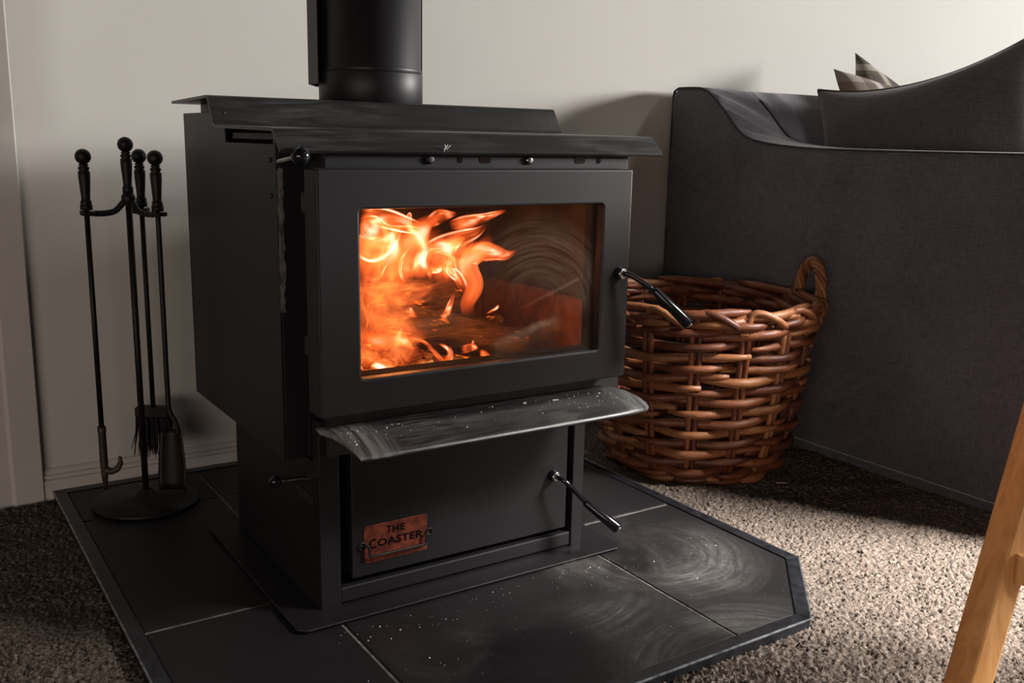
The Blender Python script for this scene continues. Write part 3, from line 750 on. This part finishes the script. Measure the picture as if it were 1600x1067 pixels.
# ember bed: a heap of glowing lumps filling the floor of the firebox
eb = MB()
for i in range(230):
    x = .094 + .39 * random.random() ** 1.5; y = .094 + .29 * random.random(); hgt = .040 * math.exp(-((x - .14) / .15) ** 2) * (1 - .3 * abs(y - .2) / .2)
    r = .008 + .013 * random.random(); cz = .3135 + hgt * random.random() + r * 1.0
    vs = []; nl = 6
    for a in range(4):
        for k in range(nl):
            th = PI * (a + .5) / 4; q = 2 * PI * k / nl + a; rr = r * (.75 + .5 * random.random())
            vs.append((x + rr * math.sin(th) * math.cos(q), y + rr * math.sin(th) * math.sin(q), cz + rr * .75 * math.cos(th)))
    fs = [(a * nl + k, a * nl + (k + 1) % nl, (a + 1) * nl + (k + 1) % nl, (a + 1) * nl + k) for a in range(3) for k in range(nl)] + [tuple(range(nl)), tuple(3 * nl + k for k in range(nl - 1, -1, -1))]
    eb.add(vs, fs, False)
e = eb.build('ember_bed', M['ember']); e['kind'] = 'stuff'
tag(e, 'bed of glowing orange embers on the floor of the firebox', 'embers')

def log(name, label, a, b, r0, r1, seed, m='log', sq=.85):
    rs = random.Random(seed); a, b = Vector(a), Vector(b); ax = (b - a).normalized(); X = ax.orthogonal().normalized(); Y = ax.cross(X)
    n, L = 40, 30; v = []; lump = [1 + .13 * math.sin(k * .47 + seed) + .10 * (rs.random() - .5) - .07 * (k % 4 == 0) for k in range(n)]; drift = [rs.random() * 6 for k in range(n)]
    for i in range(L):
        t = i / (L - 1)
        for k in range(n):
            q = 2 * PI * k / n; r = (r0 + (r1 - r0) * t) * lump[k] * (1 + .05 * (rs.random() - .5) + .05 * math.sin(i * .9 + drift[k]))
            if i in (0, L - 1): r *= .86
            v.append(a + (b - a) * t + (X * math.cos(q) + Y * math.sin(q) * sq) * r + ax * (.004 * (rs.random() - .5) if i in (0, L - 1) else 0) + Vector((0, 0, .006 * math.sin(3.2 * t + seed))))
    f = [(i * n + k, i * n + (k + 1) % n, (i + 1) * n + (k + 1) % n, (i + 1) * n + k) for i in range(L - 1) for k in range(n)]
    f += [tuple(range(n - 1, -1, -1)), tuple((L - 1) * n + k for k in range(n))]
    o = MB().add(v, f, True).build(name, M[m])
    return tag(o, label, 'log', 'logs burning in the stove')
log('firewood_log', 'charred log lying across the front of the fire', (.150, .165, .412), (.428, .135, .357), .036, .034, 1)
log('firewood_log', 'humped charred log behind the front log with flames rising from it', (.170, .27, .425), (.352, .23, .437), .036, .034, 5)
log('firewood_log', 'short crumbling glowing log end at the far right of the fire', (.33, .25, .372), (.425, .20, .385), .028, .026, 9)
log('firewood_log', 'small charred log low at the back of the fire', (.12, .365, .345), (.40, .375, .340), .026, .024, 12)

co = MB()
for k in range(3):
    co.obox((.4365 + .009 * k, .095 + .004 * k, .3255 - .003 * k), (.8, .2, .5), (-.3, .9, .1), (.4, -.1, -.85), .009, .007, .010)
tag(co.build('glowing_coal', M['ember'], None, .002, 1), 'small lone red coal at the right end of the firebox floor', 'coal')

# ============================================================ fire tools
RX, RY = -.098, .660
stand = thing('fire_tool_stand', 'black wrought iron fire tool stand with a ball-topped post and hooked arms', 'fireside set', (RX, RY, .002))
def turned_handle(z0, z1, c, r=.0095):
    h = z1 - z0                                # taper, rings, ball on top
    return MB().lathe([(r * .95, z0), (r * 1.0, z0 + .012), (r * .82, z0 + .014), (r * .80, z0 + .02), (r * 1.05, z1 - .052), (r * 1.08, z1 - .040), (r * .80, z1 - .0375), (r * 1.0, z1 - .035),
                       (r * 1.0, z1 - .032), (r * .7, z1 - .030), (r * .95, z1 - .0275), (r * .6, z1 - .0255)], (c[0], c[1], 0), 20).ball((c[0], c[1], z1 - .0135), .0138, 20)
MB().lathe([(.098, .0025), (.100, .006), (.098, .010), (.06, .014), (.020, .018), (.014, .026), (.009, .030)], (RX, RY, 0), 40).build('base', M['iron'], stand)
MB().tube([(RX, RY, .02), (RX, RY, .60)], .0058, 14).build('post', M['iron'], stand)
turned_handle(.596, .698, (RX, RY)).build('post_handle', M['iron'], stand)
spots = {}
for nm, deg in (('poker', 178), ('brush', 60), ('shovel', -60)):
    q = math.radians(deg); spots[nm] = (RX + .072 * math.cos(q), RY + .072 * math.sin(q), math.cos(q), math.sin(q))
    cx, sy = math.cos(q), math.sin(q)
    arm = cr([(RX, RY, .592), (RX + .010 * cx, RY + .010 * sy, .580), (RX + .024 * cx, RY + .024 * sy, .566), (RX + .042 * cx, RY + .042 * sy, .562), (RX + .060 * cx, RY + .060 * sy, .562)], 4)
    a = MB().tube(arm, .0056, 12)
    px_, py_ = spots[nm][:2]                  # forked end that the tool hangs in
    for s in (-1, 1):
        a.tube(cr([(RX + .056 * cx, RY + .056 * sy, .562), (px_ - .006 * cx - s * .0085 * sy, py_ - .006 * sy + s * .0085 * cx, .562), (px_ + .010 * cx - s * .0085 * sy, py_ + .010 * sy + s * .0085 * cx, .563)], 4), .0042, 10)
    a.build('hook_arm', M['iron'], stand)
MB().ball((RX, RY, .588), .0125, 18, 1.1).build('boss', M['iron'], stand)

def tool(nm, label, cat):
    x, y = spots[nm][:2]
    t = thing({'poker': 'fire_poker', 'brush': 'hearth_brush', 'shovel': 'hearth_shovel'}[nm], label, cat, (x, y, .05), 'tools on the fire tool stand')
    turned_handle(.572, .676, (x, y)).lathe([(.0105, .5685), (.0105, .578)], (x, y, 0), 18).build('handle', M['iron'], t)
    return t, x, y
t, x, y = tool('poker', 'black fire poker with a small side hook, hanging on the left of the stand', 'poker')
MB().tube([(x, y, .575), (x, y, .15)], .0048, 12).build('shaft', M['iron'], t)
pk = MB().tube([(x, y, .165), (x, y, .157), (x, y, .152), (x, y, .095), (x, y, .066), (x, y, .040)], [.0075, .0078, .0070, .0074, .0060, .0030], 14)
pk.tube(cr([(x + .002, y - .001, .080), (x + .012, y - .005, .076), (x + .022, y - .010, .082), (x + .027, y - .013, .094), (x + .026, y - .0125, .106)], 5), [.0068] * 6 + [.0062] * 5 + [.0052] * 5 + [.0036] * 4 + [.002], 12)
h = pk.build('hook', M['hooksteel'], t); h['label'] = 'worn grey-brown hook tip'
t, x, y = tool('brush', 'black hearth brush with a wooden block and drooping dark bristles', 'brush')
MB().tube([(x, y, .575), (x, y, .168)], .0048, 12).build('shaft', M['iron'], t)
bx, by = Vector((.837, -.547, 0)), Vector((.547, .837, 0))
MB().obox((x, y, .164), bx, by, (0, 0, 1), .033, .014, .011).build('block', M['iron'], t, .004)
br = MB()
for i in range(170):
    u_, w_ = random.uniform(-.031, .031), random.uniform(-.012, .012)
    p0 = Vector((x, y, .158)) + bx * u_ + by * w_
    L = random.uniform(.060, .088); sp = u_ * .25 + random.gauss(0, .003)
    p1 = p0 + bx * sp * .4 + Vector((0, 0, -L * .55)); p2 = p0 + bx * sp + by * w_ * .3 + Vector((0, 0, -L))
    br.tube([p0, p1, p2], [.0016, .0014, .0006], 4, smooth=False)
o = br.build('bristles', M['bristle'], t); o['kind'] = 'stuff'
t, x, y = tool('shovel', 'black hearth shovel with a cranked shaft, nearest of the hanging tools to the stove', 'shovel')
ux = Vector((.837, -.547, 0))
s1 = Vector((x, y, .192)); s2 = Vector((x, y, .178)) + ux * .010
MB().tube(cr([(x, y, .575), (x, y, .40), (x, y, .23), tuple(Vector((x, y, .195)) + ux * .002), tuple(Vector((x, y, .172)) + ux * .013), tuple(Vector((x, y, .150)) + ux * .016)], 5), .0048, 12).build('shaft', M['iron'], t)
sv = []; fy = Vector((.547, .837, 0)); c0 = Vector((x, y, 0)) + ux * .004
for th in (0, .0022):
    for i in range(10):
        tt = i / 9; z = .160 - .118 * tt; hw = .019 + .007 * math.sin(min(1, tt * 1.4) * PI / 2)
        if i == 9: hw *= .93
        for k in range(9):
            s = k / 4 - 1; sv.append(c0 + ux * hw * s + fy * (-.010 * s * s - .006 * tt + .004 + th) + Vector((0, 0, z)))
sf = []
for i in range(9):
    for k in range(8):
        q = (i * 9 + k, i * 9 + k + 1, i * 9 + k + 10, i * 9 + k + 9); sf += [q, tuple(w + 90 for w in reversed(q))]
per = list(range(9)) + [i * 9 + 8 for i in range(1, 10)] + [81 + k for k in range(7, -1, -1)] + [i * 9 for i in range(8, 0, -1)]
for i in range(len(per)): a, b = per[i], per[(i + 1) % len(per)]; sf.append((a, b, b + 90, a + 90))
MB().add(sv, sf, True).build('pan', M['iron'], t)

# ============================================================ wicker basket
BX, BY = 1.062, .362
basket = thing('wicker_basket', 'round brown willow log basket on the carpet between stove and sofa', 'basket', (BX, BY, CARPET))
ZT = .352
def brad(z):
    t = (z - CARPET) / (ZT - CARPET)
    return float(np.interp(t, [0, .06, .18, .35, .6, .85, 1.0], [.165, .190, .209, .2205, .232, .243, .248]))
NS = 15
rsb = random.Random(3)
for k in range(NS):                           # pairs of upright stakes
    q0 = 2 * PI * (k + .35) / NS
    for s in (-1, 1):
        q = q0 + s * .030
        pts = [((brad(z) - .001) * math.cos(q) + BX, (brad(z) - .001) * math.sin(q) + BY, z) for z in np.linspace(CARPET + .012, ZT - .002, 9)]
        MB().tube(pts, .0058 + .0008 * rsb.random(), 6).build('stake', M['willow'], basket)
def rod(q0, q1, z0, z1, r, ph, amp=.0105, n=15, waves=NS / 2, bow=.006):
    pts = []; rr = []
    for i in range(n):
        t = i / (n - 1); q = q0 + (q1 - q0) * t; z = z0 + (z1 - z0) * t - bow * math.sin(PI * t)
        R = brad(z) + amp * math.cos(waves * (q - 2 * PI * .35 / NS) + ph) + .0015 * rsb.uniform(-1, 1)
        pts.append((BX + R * math.cos(q), BY + R * math.sin(q), z)); rr.append(r * (.45 + .55 * min(1, 5 * t, 5 * (1 - t) + .15)))
    return MB().tube(pts, rr, 6).build('willow_rod', M['willow'], basket)
ROWS = 14
for i in range(ROWS):
    z = CARPET + .016 + (ZT - .050 - CARPET - .016) * i / (ROWS - 1)
    ph = (i % 2) * PI
    step = 2 * PI / NS * 3
    for j in range(5):
        q0 = -2.2 + j * step + (i * 1.37) % step + rsb.uniform(-.08, .08)
        rod(q0, q0 + step * 1.14, z - .006 + rsb.uniform(-.003, .003), z + .008 + rsb.uniform(-.003, .004), .0086 + .0024 * rsb.random(), ph)
for j in range(9):                            # wale at the foot: slanting rods
    q0 = j * 2 * PI / 9
    rod(q0, q0 + 1.0, CARPET + .010, CARPET + .034, .0075, j * PI, .006)
for lay, (zz_, amp) in enumerate(((ZT - .030, .011), (ZT - .016, .013), (ZT - .002, .012), (ZT + .010, .008))):   # thick wale and plaited border
    for j in range(8):
        q0 = j * 2 * PI / 8 + lay * .33
        rod(q0, q0 + 1.02, zz_ - .006, zz_ + .012, .0092 + .0015 * rsb.random(), lay * PI * .7 + j, amp, 17, NS / 2, -.003)
for k in range(NS):                           # stake ends bent down over the border
    q = 2 * PI * (k + .35) / NS; pts = []
    for a, z, dq in ((-.008, ZT - .030, -.02), (.002, ZT - .004, -.005), (.004, ZT + .019, .03), (.011, ZT + .020, .12), (.016, ZT + .006, .24), (.012, ZT - .008, .33)):
        R = brad(min(z, ZT)) + a; pts.append((BX + R * math.cos(q + dq), BY + R * math.sin(q + dq), z))
    MB().tube(cr(pts, 3), .0078, 6).build('border_rod', M['willow'], basket)
bt = MB().lathe([(.002, CARPET + .012), (.168, CARPET + .012), (.168, CARPET + .020), (.002, CARPET + .020)], (BX, BY, 0), 30); bt.build('woven_base', M['willow'], basket)
def basket_handle(ang):
    q = math.radians(ang); ra = Vector((math.cos(q), math.sin(q), 0)); ta = Vector((-ra.y, ra.x, 0)); c = Vector((BX, BY, 0))
    path = [(-.062, ZT - .045, .253), (-.060, ZT - .005, .258), (-.052, ZT + .045, .262), (-.030, ZT + .082, .264), (0, ZT + .095, .265), (.030, ZT + .082, .264), (.052, ZT + .045, .262), (.060, ZT - .005, .258), (.062, ZT - .045, .253)]
    P = [c + ta * a + ra * r + Vector((0, 0, z)) for a, z, r in path]
    P = [Vector(p) for p in cr([tuple(p) for p in P], 6)]
    hn = bpy.data.objects.new('handle', None); col.objects.link(hn); hn.parent = basket; hn.location = -basket.location
    for s in range(5):
        pts = []
        for i, p in enumerate(P):
            a, b = P[max(i - 1, 0)], P[min(i + 1, len(P) - 1)]; t_ = (b - a).normalized(); n1 = t_.cross(ra).normalized()
            f_ = i * .50 + s * 2 * PI / 5; pts.append(p + n1 * math.cos(f_) * .0078 + ra * math.sin(f_) * .0078)
        MB().tube(pts, .0056, 7).build('twisted_cane', M['willow'], hn)
    for s_ in (-1, 1):                         # lashing loops around the border
        m_ = c + ta * s_ * .060 + ra * .252 + Vector((0, 0, ZT - .004)); pts = []
        for k in range(40):
            w = 2 * PI * k / 14; pts.append(m_ + ra * .017 * math.cos(w) + Vector((0, 0, .024)) * math.sin(w) + ta * (k - 20) * .0009)
        MB().tube(pts, .0048, 6).build('lashing', M['willow'], hn)
basket_handle(-24)
basket_handle(156)

# ============================================================ sofa
sofa = thing('sofa', 'dark charcoal linen slipcovered sofa with a low arm beside the basket', 'sofa', (2.1, .25, CARPET))
SX = 1.345
YS = [.801, .797, .782, .755, .72, .697, .672, .645, .612, .585, .563, .540, .505, .465, .42, .36, .30, .22, .14, .06, -.02, -.10, -.18, -.26, -.455, -.47]
ZS = [.832, .846, .853, .853, .852, .850, .842, .823, .795, .769, .748, .732, .720, .7135, .7085, .7045, .702, .701, .7005, .700, .700, .700, .700, .700, .697, .690]
def zt(y): return float(np.interp(-y, [-q for q in YS], ZS))
def fold(y, x):                                # little gathers where arm meets back
    d = math.hypot(y - .585, (x - SX) * .6); return .009 * math.exp(-(d / .085) ** 2) * math.sin((y - .585) * 120 + (x - SX) * 60) 
armw = .175
ring = []
av = []; NU = 0
ys = []
for a, b in zip(YS[:-1], YS[1:]): ys += list(np.linspace(a, b, 4)[:-1])
ys.append(YS[-1])
for y in ys:
    z = zt(y); row = []
    for h in np.linspace(-.016, z - .020, 15):
        f_ = .0022 * math.sin(h * 23 + y * 9) * math.sin(y * 5 + 1) + .003 * math.exp(-((h - z + .05) / .05) ** 2) * math.sin(y * 42)
        row.append((SX + f_ + .004 * (h < .0), y, h))
    row += [(SX + .0015, y, z - .011), (SX + .006, y, z - .004)]
    for k in range(9):
        t_ = k / 8; row.append((SX + .014 + (armw - .028) * t_, y, z + .002 * math.sin(PI * t_) + fold(y, SX + armw * t_)))
    row += [(SX + armw - .004, y, z - .006), (SX + armw, y, z - .02), (SX + armw, y, z - .10), (SX + armw, y, .20), (SX + armw, y, -.016)]
    av += row; NU = len(row)
af = []
for i in range(len(ys) - 1):
    for k in range(NU - 1): af.append((i * NU + k, i * NU + k + 1, (i + 1) * NU + k + 1, (i + 1) * NU + k))
af += [tuple(range(NU - 1, -1, -1)), tuple((len(ys) - 1) * NU + k for k in range(NU))]
arm = MB().add(av, af, True).build('arm', M['linen'], sofa)
# back rest: sloping front face, extruded along the sofa, with creases near the arm
bp_ = [(.801, -.016), (.801, .826), (.797, .840), (.782, .849), (.74, .850), (.700, .849), (.684, .842), (.655, .815), (.62, .772), (.585, .72), (.55, .66), (.52, .60), (.50, .52), (.485, .44), (.48, .30), (.48, -.016)]
xsB = [SX + .012 + .012 * i for i in range(30)] + [1.80 + .1 * i for i in range(14)]
bv = []
for x in xsB:
    for k, (y, z) in enumerate(bp_):
        cz = .0
        if 6 <= k <= 12: cz = .0075 * math.exp(-((x - SX - .10) / .17) ** 2) * math.sin((x - SX) * 70 + z * 55) + .003 * math.sin(x * 21 + z * 14)
        bv.append((x, y - cz, z + cz * .5))
nb = len(bp_)
bf = [(i * nb + k, i * nb + k + 1, (i + 1) * nb + k + 1, (i + 1) * nb + k) for i in range(len(xsB) - 1) for k in range(nb - 1)]
bf += [tuple(range(nb - 1, -1, -1)), tuple((len(xsB) - 1) * nb + k for k in range(nb))] + [(i * nb + nb - 1, i * nb, (i + 1) * nb, (i + 1) * nb + nb - 1) for i in range(len(xsB) - 1)]
MB().add(bv, bf, True).build('backrest', M['linen'], sofa)
MB().box(SX + armw, 3.05, -.43, .48, -.012, .27).build('seat_base', M['linen'], sofa, .02, 3)
MB().box(SX + armw + .004, 3.05, -.465, .478, .27, .385).build('seat_cushion', M['linen'], sofa, .03, 4)
# piping along the outer top edge of the arm, the back edge and the top of the back
MB().tube([(SX + .0035, .803, z) for z in np.linspace(-.015, .83, 12)] + [(SX + .0035, y + .002 * (y > .78), zt(y) - .0035 + .002) for y in ys], .0033, 6).build('piping', M['piping'], sofa)
MB().tube([(x, .792, .8490) for x in (SX + .01, 2.0, 3.05)], .0035, 6).build('piping', M['piping'], sofa)
MB().tube([(SX + .02 + .02 * math.sin(t * 9), .555 - .01 * t, .737 - .004 * math.sin(6 * t)) if 0 else (SX + armw, y, zt(y) - .004) for t, y in enumerate(ys[20:])], .003, 6).build('piping', M['piping'], sofa)
# stitched hem along the bottom of the arm
st = MB()
for i in range(150):
    y = .35 - i * .0045
    st.box(SX - .0042, SX + .002, y, y + .0022, .0085, .0098)
o = st.build('hem_stitching', M['stitch'], sofa); o['kind'] = 'stuff'; o['label'] = 'dotted line of pale hem stitches'

def pillow(name, label, cat, m, c, X, Z, w, h, th, pm=None, pinch=.10, dent=.0, seed=1, group=None):
    """square cushion: X along its width, Z up its height, both unit vectors"""
    X = Vector(X).normalized(); Z = Vector(Z).normalized(); Z = (Z - X * X.dot(Z)).normalized(); Yn = X.cross(Z); c = Vector(c)
    root = thing(name, label, cat, c - Z * h / 2, group); n = 26; v = []; rs = random.Random(seed); p1, p2 = rs.random() * 6, rs.random() * 6
    def P(a, b, s):
        e = 1 - pinch * (1 - b * b) * abs(a) ** 3; e2 = 1 - pinch * (1 - a * a) * abs(b) ** 3
        t_ = max(0, (1 - a ** 4) * (1 - b ** 4)) ** .55
        cre = .05 * math.sin(a * 7 + p1 + b * 3) * (a * a + b * b) * .5 + .04 * math.sin(b * 9 + p2 - 4 * a) * abs(a * b)
        y = s * th / 2 * t_ * (1 + cre * 1.4) 
        return c + X * a * e * w / 2 + Z * (b * e2 * h / 2 - dent * (1 - a * a) * max(0, b) ** 2) + Yn * y
    g_ = [math.sin(PI / 2 * (2 * i / n - 1)) for i in range(n + 1)]
    for s in (1, -1):
        for a in g_:
            for b in g_: v.append(P(a, b, s))
    k = n + 1; f = []
    for i in range(n):
        for j in range(n):
            q = (i * k + j, (i + 1) * k + j, (i + 1) * k + j + 1, i * k + j + 1); f += [q, tuple(t + k * k for t in reversed(q))]
    MB().add(v, f, True).build('cover', m, root)
    if pm:
        e = [P(a, -1, 0) for a in g_] + [P(1, b, 0) for b in g_[1:]] + [P(a, 1, 0) for a in g_[::-1][1:]] + [P(-1, b, 0) for b in g_[::-1][1:-1]]
        MB().tube(e, .0042, 6, closed=True).build('piping', pm, root)
    return root
ca, sa = math.cos(math.radians(11)), math.sin(math.radians(11))
pillow('sofa_cushion', 'large dark grey linen cushion leaning inside the sofa arm', 'cushion', M['cushion'], (1.603, .524 - .30 * ca - .225 * sa, .850 + .30 * sa - .225 * ca), (0, -ca, sa), (-.03, sa, ca), .60, .45, .15, M['piping'], .07, .034, 4)
def slope(deg, k=1):
    q = math.radians(deg); c_, s_ = math.cos(q), math.sin(q); return (c_, s_ * .56, s_ * .83) if k else (-s_, c_ * .56, c_ * .83)
pillow('tartan_cushion', 'green-brown tartan cushion with its corner standing highest behind the grey one', 'cushion', M['tartan_green'], (1.985, .556, .768), slope(-37), slope(-37, 0), .36, .36, .06, None, .12, 0, 2, 'tartan cushions on the sofa')
pillow('tartan_cushion', 'brown and beige tartan cushion whose folded tip peeps over the grey cushion', 'cushion', M['tartan_beige'], (1.814, .470, .772), slope(-10), slope(-10, 0), .29, .29, .07, None, .12, 0, 3, 'tartan cushions on the sofa')

# ============================================================ wooden stool at the right edge
A0, A1 = Vector((.5669, -.6197, CARPET)), Vector((.7784, -.6051, .600))
ex, ey = Vector((.837, -.547, 0)), Vector((.547, .837, 0))
stool = thing('wooden_stool', 'oiled pine stool with splayed square legs at the right front', 'stool', A0 + ex * .35)
def leg(foot, top):
    d = (top - foot).normalized(); X = (ex * .326 - ey * .945); X = (X - d * X.dot(d)).normalized(); Y = d.cross(X)
    c = (foot + top) / 2; MB().obox(c, X, Y, d, .0198, .0198, (top - foot).length / 2).build('leg', M['pine'], stool, .004, 2)
lean = A1 - A0
mir = lambda v: v - ex * 2 * v.dot(ex)
legs = [(A0, A1), (A0 + ex * .72, A0 + ex * .72 + mir(lean)), (A0 + ey * -.30, A1 - ey * .30), (A0 + ex * .72 - ey * .30, A0 + ex * .72 - ey * .30 + mir(lean))]
for a, b in legs: leg(a, b)
def rail(p, q, hw, hh, off=.0):
    d = (q - p).normalized(); Y = Vector((0, 0, 1)).cross(d).normalized(); MB().obox((p + q) / 2, d, Y, d.cross(Y), (q - p).length / 2, hw, hh).build('stretcher', M['pine'], stool, .003, 2)
def at(l, z): a, b = l; return a + (b - a) * ((z - a.z) / (b.z - a.z))
rail(at(legs[0], .205) + ex * .004 - ey * .016, at(legs[1], .205) - ex * .01 - ey * .012, .012, .019)
rail(at(legs[2], .205) + ex * .012, at(legs[3], .205) - ex * .01, .012, .019)
sc = (legs[0][1] + legs[1][1] + legs[2][1] + legs[3][1]) / 4
MB().obox(sc + Vector((0, 0, .018)), ex, ey, (0, 0, 1), .24, .20, .018).build('seat', M['pine'], stool, .006, 3)

# ============================================================ ash flecks, fluff and splinters
def flecks(name, label, n, fn, r0, r1, m):
    b = MB()
    for i in range(n):
        x, y, z = fn(); r = random.uniform(r0, r1) * (1 if random.random() < .85 else 1.8); q = random.random() * 6
        b.add([(x + r * math.cos(q), y + r * math.sin(q), z), (x + r * math.cos(q + 2), y + r * math.sin(q + 2), z), (x + r * math.cos(q + 4), y + r * math.sin(q + 4), z), (x, y, z + r * 1.0)], [(0, 1, 2), (0, 1, 3), (1, 2, 3), (2, 0, 3)])
    o = b.build(name, m); o['kind'] = 'stuff'; return tag(o, label, 'ash')
def on_lip():
    u_ = random.random(); x = .02 + .49 * (u_ if random.random() < .5 else (random.random() ** 2 * .3 if random.random() < .5 else 1 - random.random() ** 2 * .25)); y = random.uniform(-.05, -.002)
    return x, y, float(np.interp(y, [-.06, -.045, -.022, 0], [.291, .2965, .3035, .3055])) + .0001
flecks('ash_flecks', 'pale ash flecks scattered on the lip below the stove door', 120, on_lip, .0005, .0012, M['ash'])
flecks('ash_flecks', 'tiny pale ash flecks scattered over the slate hearth tiles', 150, lambda: (random.uniform(0.0, .74), random.choice((random.uniform(-.25, 0), random.uniform(-.06, .0))), .0012), .0004, .0010, M['ash'])
def chip(name, label, c, d, L, w, m, cat='splinter'):
    d = Vector(d).normalized(); Y = Vector((0, 0, 1)).cross(d)
    o = MB().obox(c, d, Y, d.cross(Y), L, w, w * .6).build(name, m, None, w * .3, 1); return tag(o, label, cat)
chip('wood_splinter', 'pale wood splinter on the carpet in front of the basket', (1.098, .124, -.008), (.9, -.45, 0), .010, .0012, M['chip'])
chip('wood_splinter', 'short white flake lying in the middle of the ash lip', (.385, -.018, .3052), (1, -.1, 0), .0055, .0012, M['ash'])
chip('wood_splinter', 'short tan flake lying on the ash lip left of the white one', (.330, -.012, .3062), (.9, .5, 0), .004, .0010, M['chip'])
fz = MB()
for k in range(5):
    q = k * 1.7 + .5 * random.random(); c = Vector((.214, .0355, .6935))
    fz.tube([c, c + Vector((math.cos(q), -.25, math.sin(q))) * .004, c + Vector((math.cos(q + .3), -.35, math.sin(q + .5))) * (.0035 + .004 * random.random())], [.0012, .0007, .0003], 5)
tag(fz.build('lint_tuft', M['ash']), 'small pale tuft of lint stuck to the front of the hood', 'lint')
